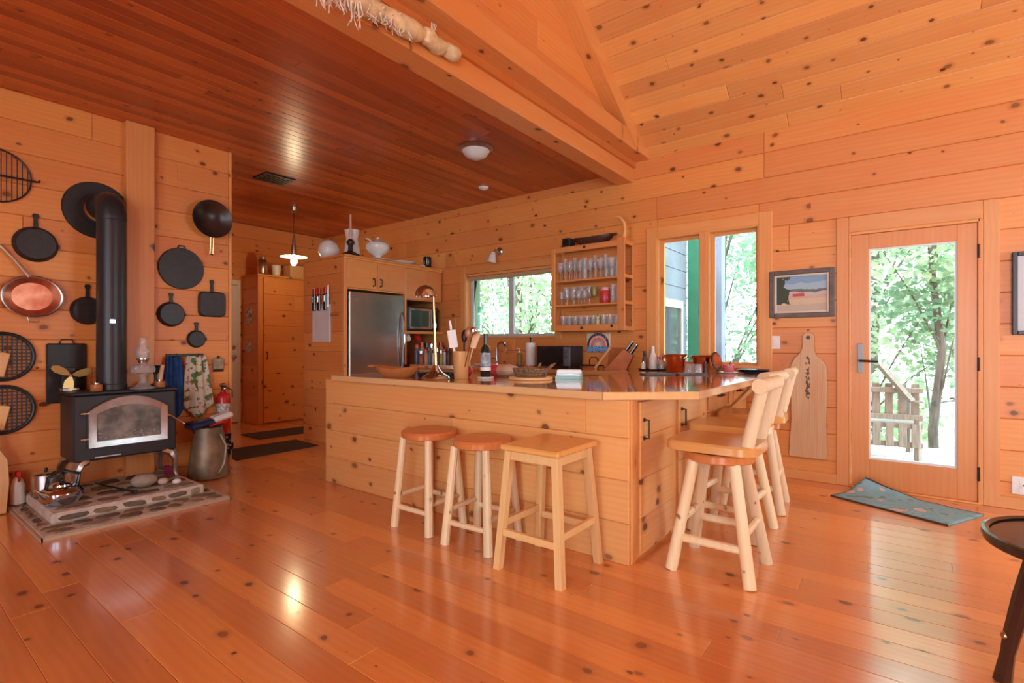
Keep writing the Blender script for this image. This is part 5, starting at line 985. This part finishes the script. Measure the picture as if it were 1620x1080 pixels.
for sx in (-1, 1):
    for sy in (-1, 1): MB().cyl((sx*0.19, sy*0.10, 0), (sx*0.19, sy*0.10, 0.013), 0.012, n=8).build('foot', M_black, to)
# rainbow sign
def signmat():
    m, nt, b = newmat('arched_sign_paint'); L = nt.links.new
    tc = N(nt, 'ShaderNodeTexCoord'); sep = N(nt, 'ShaderNodeSeparateXYZ'); L(tc.outputs['Object'], sep.inputs[0])
    x, z = sep.outputs[0], sep.outputs[2]
    r_ = mathn(nt, 'SQRT', mathn(nt, 'ADD', mathn(nt, 'POWER', x, 2.0), mathn(nt, 'POWER', mathn(nt, 'SUBTRACT', z, 0.075), 2.0)))
    cr = N(nt, 'ShaderNodeValToRGB'); L(mathn(nt, 'MULTIPLY', r_, 7.0), cr.inputs[0]); e = cr.color_ramp; e.interpolation = 'CONSTANT'
    for i, (p, c) in enumerate(((0.0, (0.85, 0.62, 0.30)), (0.25, (0.55, 0.40, 0.5)), (0.42, (0.75, 0.20, 0.16)), (0.62, (0.85, 0.42, 0.36)), (0.76, (0.05, 0.05, 0.09)), (0.95, (0.80, 0.60, 0.42)))):
        el = e.elements[i] if i < 2 else e.elements.new(p); el.position = p; el.color = (*c, 1)
    no = N(nt, 'ShaderNodeTexNoise', i_Scale=60.0); L(tc.outputs['Object'], no.inputs['Vector'])
    c = mixc(nt, mathn(nt, 'MULTIPLY', mathn(nt, 'GREATER_THAN', no.outputs['Fac'], 0.6), 0.5), cr.outputs[0], (0.85, 0.8, 0.75))
    lo = mixc(nt, mathn(nt, 'GREATER_THAN', no.outputs['Fac'], 0.58), (0.22, 0.42, 0.75), (0.05, 0.06, 0.15))
    L(mixc(nt, mathn(nt, 'LESS_THAN', z, 0.068), c, lo), b.inputs['Base Color']); b.inputs['Roughness'].default_value = 0.4; return m
sg = thing('painted_tile', 'small painted tile with rainbow arch over a blue band on the wall', 'picture', (-2.65, YB, 1.075)); MB().cbox(-0.14, 0.14, -0.018, -0.001, 0, 0.21, 0.003).build('tile', signmat(), sg)
for s in (-0.07, 0.07): MB().tube([(s, -0.01, 0.21), (s*0.3, -0.006, 0.225), (0, -0.004, 0.23)], 0.0015, 4).build('cord', M_bronze, sg)
wt = thing('iron_trivet', 'black wrought iron tray with arched handle below the painted tile', 'tray', (-2.66, 4.80, ZC2)); MB().tube([(-0.15, -0.06, 0.03), (0.15, -0.06, 0.03), (0.15, 0.06, 0.03), (-0.15, 0.06, 0.03), (-0.15, -0.06, 0.03)], 0.006, 6).build('frame', M_iron, wt); MB().tube([(0.02, 0.0, 0.03), (0.02, 0.0, 0.09), (0.04, 0, 0.115), (0.10, 0, 0.115), (0.12, 0, 0.09), (0.12, 0, 0.03)], 0.006, 6).build('handle', M_iron, wt); MB().tube([(-0.15, 0, 0.03), (0.15, 0, 0.03)], 0.005, 6).build('cross_bar', M_iron, wt)
for sx in (-1, 1):
    for sy in (-1, 1): MB().tube([(sx*0.15, sy*0.06, 0.03), (sx*0.16, sy*0.065, 0.005)], 0.006, 6).build('foot', M_iron, wt)
kb = thing('knife_block', 'slanted red-brown wooden knife block full of black-handled knives', 'knife block', (-2.30, 4.80, ZC2), R(15))
Mk = Matrix.Translation((0, 0, 0.004)) @ Matrix.Rotation(R(42), 4, 'Y')
MB().prism([(-0.13, 0.0), (0.08, 0.0), (0.145, 0.14), (0.055, 0.205)], -0.055, 0.055, basis((1,0,0), (0,0,1))).build('block', plain('redwood', (0.52, 0.15, 0.045), 0.6, var=0.25, stretch=(1, 12, 1)), kb)
for i in range(3):
    for j in range(2):
        p = Vector((0.075+0.045*j, -0.035+0.035*i, 0.195-0.03*j)); d = Vector((0.60, 0, 0.80)).normalized()
        MB().tube([p-d*0.02, p+d*0.05, p+d*0.10], [0.010, 0.011, 0.009], 6).build('knife_handle', M_blackg, kb); MB().cyl(p+d*0.1, p+d*0.104, 0.007, n=6).build('rivet', M_chrome, kb)
solo('cutting_board', MB().cbox(-0.09, 0.09, -0.008, 0.008, 0, 0.22, 0.004), M_bowl, 'plain cutting board leaning on the wall behind the knife block', 'cutting board', (-2.42, 4.96, ZC2), (R(-10), 0, 0))
solo('wooden_rod', MB().cyl((0, 0, 0.0), (0.17, 0, 0.21), 0.014, n=10), M_edge, 'pale rolling pin leaning against the knife block', 'rolling pin', (-2.53, 4.72, ZC2+0.011))
# bottles, copper pots and small things by the two-pane window
tr_ = thing('condiment_tray', 'thin round dark tray under the bottles beside the copper pots', 'tray', (-1.97, 4.86, ZC2)); MB().lathe([(0, 0), (0.13, 0), (0.14, 0.010), (0.135, 0.010), (0.125, 0.004), (0, 0.004)], 28).build('tray', M_bronze, tr_); MB().lathe([(0.139, 0.0101), (0.142, 0.013), (0.136, 0.0101)], 28).build('rim', M_bronze, tr_)
zt = ZC2+0.0055
def bottle(x, y, z, prof, mat, capr, caph, capm, label, name='bottle', cat='bottle'):
    b_ = thing(name, label, cat, (x, y, z)); MB().lathe(prof, 16).build('body', mat, b_); zz = prof[-1][1]+0.0004; MB().lathe([(0, zz), (capr, zz), (capr, zz+caph), (0, zz+caph)], 12).build('cap', capm, b_)
bottle(-2.04, 4.84, zt, [(0, 0), (0.024, 0), (0.026, 0.10), (0.015, 0.13), (0, 0.13)], plain('pepper_dark', (0.16, 0.09, 0.06), 0.2), 0.016, 0.05, M_blackg, 'dark pepper mill bottle with black cap on the condiment tray', 'pepper_mill', 'pepper mill')
bottle(-1.955, 4.83, zt, [(0, 0), (0.036, 0), (0.038, 0.006), (0.036, 0.12), (0.018, 0.165), (0.016, 0.20), (0.02, 0.215), (0, 0.215)], M_white, 0.014, 0.015, M_wplas, 'tall white ceramic bottle on the condiment tray', 'ceramic_bottle')
bottle(-1.885, 4.87, zt, [(0, 0), (0.026, 0), (0.026, 0.085), (0.02, 0.095), (0, 0.095)], M_drink, 0.022, 0.03, M_red, 'clear shaker with red cap next to the white bottle', 'salt_shaker', 'shaker')
bottle(-1.955, 4.925, zt, [(0, 0), (0.026, 0), (0.026, 0.085), (0.02, 0.095), (0, 0.095)], M_drink, 0.022, 0.03, M_red, 'clear shaker with red cap behind the white bottle', 'salt_shaker', 'shaker')
bottle(-2.03, 4.775, zt, [(0, 0), (0.022, 0), (0.022, 0.06), (0.018, 0.066), (0, 0.066)], M_white, 0.018, 0.012, M_chrome, 'short white shaker at the edge of the condiment tray', 'salt_shaker', 'shaker')
def copper_pot(x, y, r_, h, label):
    p = thing('copper_pot', label, 'pot', (x, y, ZC2)); MB().lathe([(0, 0.001), (r_*0.68, 0.001), (r_*0.74, 0.012), (r_*0.96, h*0.92), (r_*1.12, h), (r_*1.14, h+0.004), (r_*0.92, h*0.93), (r_*0.68, 0.02), (0, 0.014)], 30).build('bowl', M_copper, p)
    for s in (-1, 1): MB().tube([(s*r_*0.9, -0.03, h*0.8), (s*r_*1.15, -0.02, h*0.9), (s*r_*1.15, 0.02, h*0.9), (s*r_*0.9, 0.03, h*0.8)], 0.005, 6).build('handle', M_brass, p)
copper_pot(-1.70, 4.74, 0.10, 0.155, 'flared copper pot before the mullion of the two-pane window'); copper_pot(-1.50, 4.885, 0.09, 0.145, 'second copper pot tucked behind the first, under the window mullion')
for k, (x, y) in enumerate(((-1.49, 4.48), (-1.42, 4.53), (-1.47, 4.57), (-1.40, 4.46))): lathe_thing('drinking_glass', [(0.034, 0), (0.034, 0.002), (0.027, 0.075), (0.025, 0.08), (0, 0.082)], M_drink, 'clear tumbler turned upside down on the bar before the copper pots', 'glass', (x, y, ZC2), 16, 'upturned tumblers on the bar')
bottle(-1.385, 4.60, ZC2, [(0, 0), (0.018, 0), (0.014, 0.03), (0.019, 0.07), (0, 0.07)], M_brown, 0.015, 0.03, M_brown, 'dark brown wooden pepper grinder beside the upturned tumblers', 'pepper_grinder', 'pepper mill')
hm = thing('hand_mirror', 'round brown wooden hand mirror propped at the window', 'mirror', (-1.37, 4.86, ZC2+0.10), rot=(R(75), 0, R(60))); MB().lathe([(0, 0), (0.065, 0), (0.072, 0.006), (0.072, 0.016), (0.06, 0.02), (0, 0.018)], 26, M=Matrix.Diagonal((0.8, 1.15, 1, 1))).build('frame', M_brown, hm); MB().lathe([(0, 0.0185), (0.055, 0.0205), (0.056, 0.022), (0, 0.0215)], 24, M=Matrix.Diagonal((0.8, 1.15, 1, 1))).build('glass', M_copper, hm); MB().cbox(-0.012, 0.012, -0.104, -0.075, 0, 0.016, 0.004).build('handle', M_brown, hm)
pc = thing('candle_jar', 'pink red candle jar with a stick standing in it on a white saucer', 'candle', (-1.22, 4.72, ZC2)); MB().lathe([(0, 0), (0.07, 0), (0.085, 0.008), (0.083, 0.011), (0.06, 0.005), (0, 0.005)], 24).build('saucer', M_white, pc); MB().lathe([(0, 0.0055), (0.042, 0.0055), (0.046, 0.012), (0.046, 0.075), (0.042, 0.078), (0, 0.06)], 20).build('jar', M_pink, pc); MB().cyl((0, 0, 0.05), (0.03, 0.02, 0.17), 0.004, n=6).build('stick', M_bronze, pc)
for k in range(3): lathe_thing('blue_plate', [(0, 0), (0.07, 0), (0.125, 0.014), (0.13, 0.017), (0.125, 0.019), (0.07, 0.006), (0, 0.006)], M_navy, 'navy blue plate '+('at the bottom of', 'in the middle of', 'on top of')[k]+' the stack at the window end of the bar', 'plate', (-1.04, 4.82, ZC2+0.0085*k), 28, 'stack of navy plates')
# ------------------------------------------------------------------ glass rack on the wall
sh = thing('glass_rack', 'open pine wall rack with three shelves of glassware between the windows', 'shelf', (-2.67, YB, 0))
X0, X1, YD = -0.44, 0.44, -0.25
MB().cbox(X0, X0+0.05, YD, YD+0.022, 1.305, 2.22, 0.004).build('front_post', M_cabZ, sh); MB().cbox(X1-0.085, X1, YD, YD+0.022, 1.305, 2.25, 0.004).build('front_post', M_cabZ, sh)
for (xa, xb) in ((X0, X0+0.02), (X1-0.02, X1)):
    MB().cbox(xa, xb, -0.045, -0.002, 1.305, 2.22, 0.003).build('back_post', M_cabZ, sh)
    for z in (1.305, 1.572, 1.842, 2.18): MB().cbox(xa, xb, YD+0.022, -0.045, z, z+0.035, 0.003).build('side_rail', M_cabY, sh)
MB().cbox(X0+0.05, X1-0.085, YD, YD+0.02, 1.305, 1.372, 0.004).build('bottom_rail', M_cab, sh); MB().cbox(X0+0.05, X1-0.085, YD, YD+0.02, 2.165, 2.215, 0.004).build('top_rail', M_cab, sh)
for z in (1.335, 1.575, 1.845): MB().cbox(X0+0.02, X1-0.02, YD+0.0205, -0.003, z, z+0.018, 0.003).build('shelf', M_cab, sh)
MB().cbox(X0-0.0, X1, YD+0.0205, -0.003, 2.2155, 2.228, 0.003).build('top_board', M_cab, sh)
MB().tube([(X0-0.002, YD+0.05, 1.52), (X0-0.035, YD+0.04, 1.56), (X0-0.035, YD+0.04, 1.66), (X0-0.002, YD+0.05, 1.70)], 0.004, 6).build('side_handle', M_bronze, sh)
for (x, z) in ((-0.05, 1.338), (0.30, 1.352), (-0.02, 2.195)): MB().cyl((x, YD-0.001, z), (x, YD-0.008, z), 0.016, n=12).build('knot_plug', M_brown, sh)
def gl(kind, x, y, z, label, group, mat=M_drink, s=1.0, sz=1.22):
    P_ = {'flute': [(0, 0), (0.026, 0), (0.026, 0.003), (0.005, 0.008), (0.004, 0.07), (0.017, 0.095), (0.022, 0.14), (0.02, 0.20)],
          'wine': [(0, 0), (0.03, 0), (0.03, 0.003), (0.005, 0.008), (0.004, 0.07), (0.022, 0.085), (0.036, 0.12), (0.033, 0.165)],
          'short': [(0, 0), (0.026, 0), (0.026, 0.003), (0.005, 0.008), (0.004, 0.045), (0.028, 0.06), (0.034, 0.09), (0.031, 0.125)],
          'tumbler': [(0, 0.004), (0.026, 0.004), (0.027, 0), (0.029, 0.006), (0.034, 0.10)],
          'tall': [(0, 0.004), (0.024, 0.004), (0.025, 0), (0.027, 0.006), (0.031, 0.19)]}[kind]
    return lathe_thing(kind+'_glass' if kind in ('wine',) else {'flute': 'champagne_flute', 'short': 'goblet', 'tumbler': 'tumbler', 'tall': 'tall_glass'}[kind], [(r_*s, q*s*sz) for r_, q in P_], mat, label, 'glass', (-2.67+x, YB+y, z+0.0006), 14, group)
xs = [-0.37+0.062*k for k in range(11)]
for k, x in enumerate(xs): gl(('wine', 'flute', 'wine', 'flute', 'wine', 'tall')[k % 6], x, -0.17, 1.863, 'clear %s in the front row on the top shelf of the rack' % ('wine glass', 'champagne flute', 'wine glass', 'champagne flute', 'wine glass', 'straight tall glass')[k % 6], 'glasses on the top rack shelf')
for k, x in enumerate(xs): gl('tall' if k > 7 else 'flute', x+0.03, -0.085, 1.863, 'clear %s at the back of the top shelf of the rack' % ('tall straight glass' if k > 7 else 'flute'), 'glasses on the top rack shelf', s=0.97)
for k in range(5): gl('short', -0.35+0.072*k, -0.17, 1.593, 'clear short-stemmed goblet on the middle shelf of the rack', 'goblets on the middle rack shelf')
for k in range(4): gl('short', -0.34+0.096*k, -0.08, 1.593, 'clear goblet behind the front goblets on the middle shelf', 'goblets on the middle rack shelf', s=1.35)
gl('short', 0.05, -0.16, 1.593, 'goblet with green and orange decoration beside the red jar', 'goblets on the middle rack shelf', glassmat('painted_glass', (0.75, 0.8, 0.55), 1, 0.05, 0.45, (0.50, 0.42, 0.15)), 1.2)
rj = thing('red_jar', 'red glass candle jar with pale lid on the middle rack shelf', 'jar', (-2.50, YB-0.15, 1.5936)); MB().lathe([(0, 0), (0.046, 0), (0.05, 0.006), (0.05, 0.125), (0.044, 0.135), (0, 0.135)], 22).build('jar', M_rwax, rj); MB().lathe([(0, 0.1355), (0.046, 0.1355), (0.046, 0.165), (0.04, 0.17), (0, 0.17)], 20).build('lid', plain('pink_lid', (0.72, 0.40, 0.38), 0.3), rj)
for k in range(3): gl('tall', 0.26+0.055*k, -0.15, 1.593, 'small clear decanter-like glass beside the red jar', 'goblets on the middle rack shelf', s=0.85)
for k in range(6): gl('tumbler', -0.34+0.075*k, -0.15, 1.353, 'clear low tumbler along the bottom shelf of the rack', 'tumblers on the bottom rack shelf')
for k in range(4): gl('tumbler', 0.16+0.072*k, -0.155, 1.353, 'clear larger tumbler beside the green figurine on the bottom shelf', 'tumblers on the bottom rack shelf', s=1.04)
for k in range(7): gl('tumbler', -0.36+0.08*k, -0.075, 1.353, 'clear tumbler at the back of the bottom shelf of the rack', 'tumblers on the bottom rack shelf')
fg = thing('green_figurine', 'pale green animal figurine on the bottom rack shelf', 'figurine', (-2.565, YB-0.19, 1.3536)); MB().lathe([(0, 0), (0.02, 0), (0.022, 0.005), (0.018, 0.04), (0.022, 0.065), (0.012, 0.078), (0, 0.08)], 14).build('body', plain('pale_green', (0.50, 0.62, 0.30), 0.4), fg); MB().ball((0, 0, 0.092), 0.02).build('head', plain('pale_green2', (0.55, 0.66, 0.32), 0.4), fg)
for s in (-1, 1): MB().tube([(s*0.012, 0, 0.105), (s*0.03, 0, 0.135)], [0.006, 0.002], 6).build('ear', plain('pale_green3', (0.55, 0.66, 0.32), 0.4), fg)
sx_ = thing('black_speaker', 'small black box speaker on top of the glass rack', 'speaker', (-2.95, YB-0.14, 2.2286)); MB().cbox(-0.05, 0.05, -0.06, 0.06, 0, 0.10, 0.006).build('case', M_black, sx_); MB().lathe([(0, 0), (0.035, 0.002), (0.037, 0.0), (0.037, 0.004), (0, 0.0045)], 18, M=basis((1,0,0), (0,0,1), (0, -0.0605, 0.05))).build('cone', M_blackg, sx_)
dt = thing('dark_dough_tray', 'dark wooden boat-shaped bowl on top of the glass rack', 'bowl', (-2.64, YB-0.14, 2.2286))
pts = [(math.cos(2*PI*k/28)*0.24, math.sin(2*PI*k/28)*0.085) for k in range(28)]
vs = ring(0.6, 0)+ring(0.92, 0.045, 0.005)+ring(1.0, 0.075, 0.014)+ring(0.94, 0.075, 0.014)+ring(0.55, 0.02)
MB().add(vs, fs[:0]+[tuple(range(nn))[::-1]]+[(q*nn+i, q*nn+(i+1) % nn, (q+1)*nn+(i+1) % nn, (q+1)*nn+i) for q in range(4) for i in range(nn)]+[tuple(range(4*nn, 5*nn))]).build('bowl', M_brown, dt)
for q in (-0.22, 0.24): MB().ball((q, 0, 0.08), 0.03, 0.02, 0.014).build('lug_handle', M_brown, dt)
hn = thing('curved_branch', 'pale peeled branch curving up from the rack post', 'branch', (-2.285, YB-0.19, 2.2286)); MB().tube([(0, 0, 0), (0.02, 0, 0.03), (0.032, 0, 0.09), (0.022, 0, 0.17), (-0.015, 0, 0.225), (-0.06, 0, 0.245), (-0.075, 0, 0.24)], [0.03, 0.022, 0.016, 0.015, 0.013, 0.011, 0.006], 10).build('branch', M_edge, hn); MB().tube([(-0.01, 0, 0.008), (-0.05, 0, 0.018)], [0.016, 0.006], 8).build('stub', M_edge, hn)
# ------------------------------------------------------------------ pictures, switches, boards on the door wall
def paintmat():
    m, nt, b = newmat('lake_painting'); L = nt.links.new
    tc = N(nt, 'ShaderNodeTexCoord'); sep = N(nt, 'ShaderNodeSeparateXYZ'); L(tc.outputs['Object'], sep.inputs[0])
    no = N(nt, 'ShaderNodeTexNoise', i_Scale=14.0, i_Detail=4.0); L(tc.outputs['Object'], no.inputs['Vector'])
    mp = N(nt, 'ShaderNodeMapping'); mp.inputs['Scale'].default_value = (1, 1, 6); L(tc.outputs['Object'], mp.inputs[0])
    n2 = N(nt, 'ShaderNodeTexNoise', i_Scale=12.0, i_Detail=3.0); L(mp.outputs[0], n2.inputs['Vector'])
    z = mathn(nt, 'ADD', sep.outputs[2], mathn(nt, 'MULTIPLY', mathn(nt, 'SUBTRACT', no.outputs['Fac'], 0.5), 0.05))
    cr = N(nt, 'ShaderNodeValToRGB'); L(mathn(nt, 'ADD', mathn(nt, 'MULTIPLY', z, 3.6), 0.5), cr.inputs[0]); e = cr.color_ramp; e.interpolation = 'CONSTANT'
    for i, (p, c) in enumerate(((0.0, (0.50, 0.40, 0.30)), (0.16, (0.62, 0.48, 0.30)), (0.34, (0.60, 0.36, 0.26)), (0.44, (0.52, 0.45, 0.48)), (0.55, (0.06, 0.08, 0.05)), (0.63, (0.30, 0.48, 0.62)), (0.82, (0.14, 0.33, 0.55)))):
        el = e.elements[i] if i < 2 else e.elements.new(p); el.position = p; el.color = (*c, 1)
    c = mixc(nt, mathn(nt, 'MULTIPLY', n2.outputs['Fac'], 0.30), cr.outputs[0], (0.62, 0.58, 0.52))
    tm = mathn(nt, 'LESS_THAN', mathn(nt, 'ADD', sep.outputs[0], mathn(nt, 'MULTIPLY', no.outputs['Fac'], 0.26)), 0.02)
    tm = mathn(nt, 'MULTIPLY', tm, mathn(nt, 'GREATER_THAN', sep.outputs[2], -0.09))
    c = mixc(nt, tm, c, (0.035, 0.05, 0.02))
    bx = mathn(nt, 'LESS_THAN', mathn(nt, 'ABSOLUTE', mathn(nt, 'ADD', sep.outputs[0], 0.02)), 0.045); bz = mathn(nt, 'LESS_THAN', mathn(nt, 'ABSOLUTE', mathn(nt, 'ADD', sep.outputs[2], 0.012)), 0.012)
    c = mixc(nt, mathn(nt, 'MULTIPLY', bx, bz), c, (0.55, 0.06, 0.04))
    L(c, b.inputs['Base Color']); b.inputs['Roughness'].default_value = 0.5; return m
def framebox(w, h, t, y0, y1):
    return MB().cbox(-w, -w+t, y0, y1, -h, h, 0.004).cbox(w-t, w, y0, y1, -h, h, 0.004).cbox(-w+t, w-t, y0, y1, -h, -h+t, 0.004).cbox(-w+t, w-t, y0, y1, h-t, h, 0.004)
M_frame = plain('grey_brown_frame', (0.15, 0.11, 0.09), 0.5, var=0.35, vs=14); M_linen = plain('linen_liner', (0.72, 0.62, 0.50), 0.7, var=0.1)
pi = thing('lake_painting', 'landscape painting with red boat in a grey-brown frame beside the door', 'painting', (-0.703, YB, 1.60))
framebox(0.245, 0.205, 0.038, -0.035, -0.001).build('frame', M_frame, pi); framebox(0.207, 0.167, 0.018, -0.028, -0.002).build('liner', M_linen, pi); MB().box(-0.189, 0.189, -0.018, -0.004, -0.149, 0.149).build('canvas', paintmat(), pi)
p2_ = thing('framed_print', 'dark framed print with pale mat on the far side of the glass door', 'picture', (0.86, YB, 1.52)); framebox(0.255, 0.29, 0.028, -0.035, -0.001).build('frame', plain('dark_frame', (0.035, 0.03, 0.03), 0.4), p2_); MB().box(-0.227, 0.227, -0.014, -0.003, -0.262, 0.262).build('mat', plain('grey_mat', (0.62, 0.60, 0.62), 0.6), p2_); MB().box(-0.14, 0.14, -0.0155, -0.0142, -0.17, 0.17).build('print', plain('muted_print', (0.35, 0.38, 0.36), 0.5, col2=(0.55, 0.5, 0.42), vs=9), p2_)
sw = thing('light_switch', 'white light switch plate between the painting and the two-pane window', 'light switch', (-0.905, YB, 1.18)); MB().cbox(-0.037, 0.037, -0.008, -0.001, -0.058, 0.058, 0.003).build('plate', M_wplas, sw); MB().cbox(-0.016, 0.016, -0.013, -0.0085, -0.032, 0.032, 0.002).build('rocker', M_wplas, sw)
ou = thing('wall_outlet', 'white double wall outlet with a plug in it near the floor', 'outlet', (0.665, YB, 0.17)); MB().cbox(-0.06, 0.06, -0.008, -0.001, -0.062, 0.062, 0.003).build('plate', M_wplas, ou); MB().cbox(-0.022, 0.02, -0.011, -0.0085, 0.012, 0.045, 0.003).cbox(-0.022, 0.02, -0.011, -0.0085, -0.045, -0.012, 0.003).build('socket', M_wplas, ou); MB().tube([(0.0, -0.012, 0.005), (0.02, -0.05, 0.0), (0.05, -0.06, -0.04), (0.08, -0.04, -0.12)], 0.005, 6).build('plug_cord', M_blackg, ou)
def slabmat():
    m = M_slab.copy(); m.name = 'spalted_slab'; nt = m.node_tree; b = nt.nodes['Principled BSDF']; L = nt.links.new
    src = b.inputs['Base Color'].links[0].from_socket
    tc = N(nt, 'ShaderNodeTexCoord'); sep = N(nt, 'ShaderNodeSeparateXYZ'); L(tc.outputs['Object'], sep.inputs[0])
    no = N(nt, 'ShaderNodeTexNoise', i_Scale=34.0, i_Detail=4.0); L(tc.outputs['Object'], no.inputs['Vector'])
    band = mathn(nt, 'LESS_THAN', mathn(nt, 'ABSOLUTE', mathn(nt, 'ADD', sep.outputs[0], mathn(nt, 'MULTIPLY', mathn(nt, 'SUBTRACT', no.outputs['Fac'], 0.5), 0.10))), 0.016)
    zz = mathn(nt, 'LESS_THAN', mathn(nt, 'ABSOLUTE', mathn(nt, 'SUBTRACT', sep.outputs[2], 0.68)), 0.18)
    k = mathn(nt, 'MULTIPLY', mathn(nt, 'MULTIPLY', band, zz), mathn(nt, 'GREATER_THAN', no.outputs['Fac'], 0.47))
    L(mixc(nt, mathn(nt, 'MULTIPLY', k, 0.9), src, (0.05, 0.025, 0.015)), b.inputs['Base Color']); return m
cb = thing('serving_board', 'tall live-edge wooden serving board leaning on the wall by the door', 'serving board', (-0.645, YB-0.03, 0.20))
MB().prism([(-0.145, 0.02), (-0.14, 0.0), (0.125, 0.0), (0.135, 0.02), (0.128, 0.3), (0.135, 0.62), (0.13, 0.78), (0.10, 0.83), (0.055, 0.87), (0.038, 0.93), (0.042, 1.02), (0.03, 1.055), (0.0, 1.065), (-0.03, 1.055), (-0.042, 1.02), (-0.038, 0.95), (-0.055, 0.90), (-0.10, 0.85), (-0.13, 0.79), (-0.132, 0.6), (-0.128, 0.3)], 0, 0.024, basis((1,0,0), (0,0,1)), b=0.004).build('board', slabmat(), cb)
MB().cyl((0, -0.0245, 1.02), (0, -0.026, 1.02), 0.017, n=14).build('hang_hole', M_brown, cb); MB().cyl((0, 0.001, 1.02), (0, 0.028, 1.02), 0.006, n=8).build('peg', M_bronze, cb)
# ------------------------------------------------------------------ door mat and side table
def rugmat():
    m, nt, b = newmat('floral_rug'); L = nt.links.new
    tc = N(nt, 'ShaderNodeTexCoord'); no = N(nt, 'ShaderNodeTexNoise', i_Scale=11.0, i_Detail=3.0); L(tc.outputs['Object'], no.inputs['Vector'])
    v = N(nt, 'ShaderNodeTexVoronoi', i_Scale=9.0); L(tc.outputs['Object'], v.inputs['Vector']); sc_ = N(nt, 'ShaderNodeSeparateColor'); L(v.outputs['Color'], sc_.inputs[0])
    c = mixc(nt, no.outputs['Fac'], (0.12, 0.32, 0.38), (0.36, 0.50, 0.52))
    c = mixc(nt, mathn(nt, 'MULTIPLY', mathn(nt, 'LESS_THAN', v.outputs['Distance'], 0.34), mathn(nt, 'GREATER_THAN', sc_.outputs[0], 0.6)), c, (0.62, 0.42, 0.40))
    c = mixc(nt, mathn(nt, 'MULTIPLY', mathn(nt, 'GREATER_THAN', no.outputs['Fac'], 0.6), 0.7), c, (0.12, 0.22, 0.14))
    L(c, b.inputs['Base Color']); b.inputs['Roughness'].default_value = 0.95; return m
rug = thing('door_mat', 'teal floral door mat with one rolled-up corner before the glass door', 'mat', (0, 0, 0))
m = MB(); nu, nv = 30, 10; vs = []
P00, P10, P11, P01 = Vector((-0.445, 4.60)), Vector((0.225, 4.29)), Vector((0.43, 4.70)), Vector((-0.26, 5.00))
for j in range(nv+1):
    for i in range(nu+1):
        u, v_ = i/nu, j/nv; p = P00*(1-u)*(1-v_)+P10*u*(1-v_)+P11*u*v_+P01*(1-u)*v_
        lift = max(0, (v_-0.45)/0.55)*max(0, 1-u/0.55); z = 0.010+0.115*lift**1.3; p = p+Vector((0.02, -0.14))*lift**1.6
        vs.append((p.x, p.y, z+0.002*math.sin(u*22)*v_))
m.add(vs, [(j*(nu+1)+i, j*(nu+1)+i+1, (j+1)*(nu+1)+i+1, (j+1)*(nu+1)+i) for j in range(nv) for i in range(nu)])
ro_ = m.build('mat', rugmat(), rug); mo = ro_.modifiers.new('thickness', 'SOLIDIFY'); mo.thickness = 0.009
el = [vs[i] for i in range(nu+1)]; MB().tube([(x, y, z-0.004) for x, y, z in el], 0.006, 6).build('binding', M_mat, rug)
el = [vs[nv*(nu+1)+i] for i in range(nu+1)]; MB().tube([(x, y, z-0.004) for x, y, z in el], 0.006, 6).build('binding', M_mat, rug)
st_ = thing('side_table', 'dark round side table with glossy top and splayed legs', 'table', (0.53, 2.50, 0))
MB().lathe([(0, 0.478), (0.285, 0.478), (0.285, 0.494), (0, 0.494)], 48).build('top', M_dark, st_); MB().lathe([(0.286, 0.470), (0.305, 0.470), (0.310, 0.480), (0.308, 0.503), (0.298, 0.506), (0.286, 0.500)], 48).build('rim', plain('dark_rim', (0.04, 0.022, 0.016), 0.2), st_)
for k in range(4):
    a = R(195+90*k); c_, s_ = math.cos(a), math.sin(a)
    MB().tube([(0.17*c_, 0.17*s_, 0.478), (0.215*c_, 0.215*s_, 0.30), (0.245*c_, 0.245*s_, 0.16), (0.255*c_, 0.255*s_, 0.10), (0.27*c_, 0.27*s_, 0.0)], [0.03, 0.028, 0.024, 0.02, 0.026], 8).build('leg', M_dark, st_); MB().ball((0.262*c_, 0.262*s_, 0.16), 0.014).build('stud', M_brass, st_)
MB().cbox(-0.19, 0.19, -0.012, 0.012, 0.18, 0.205, 0.004, Matrix.Rotation(R(15), 4, 'Z')).cbox(-0.012, 0.012, -0.19, 0.19, 0.206, 0.23, 0.004, Matrix.Rotation(R(15), 4, 'Z')).build('cross_stretcher', M_dark, st_)
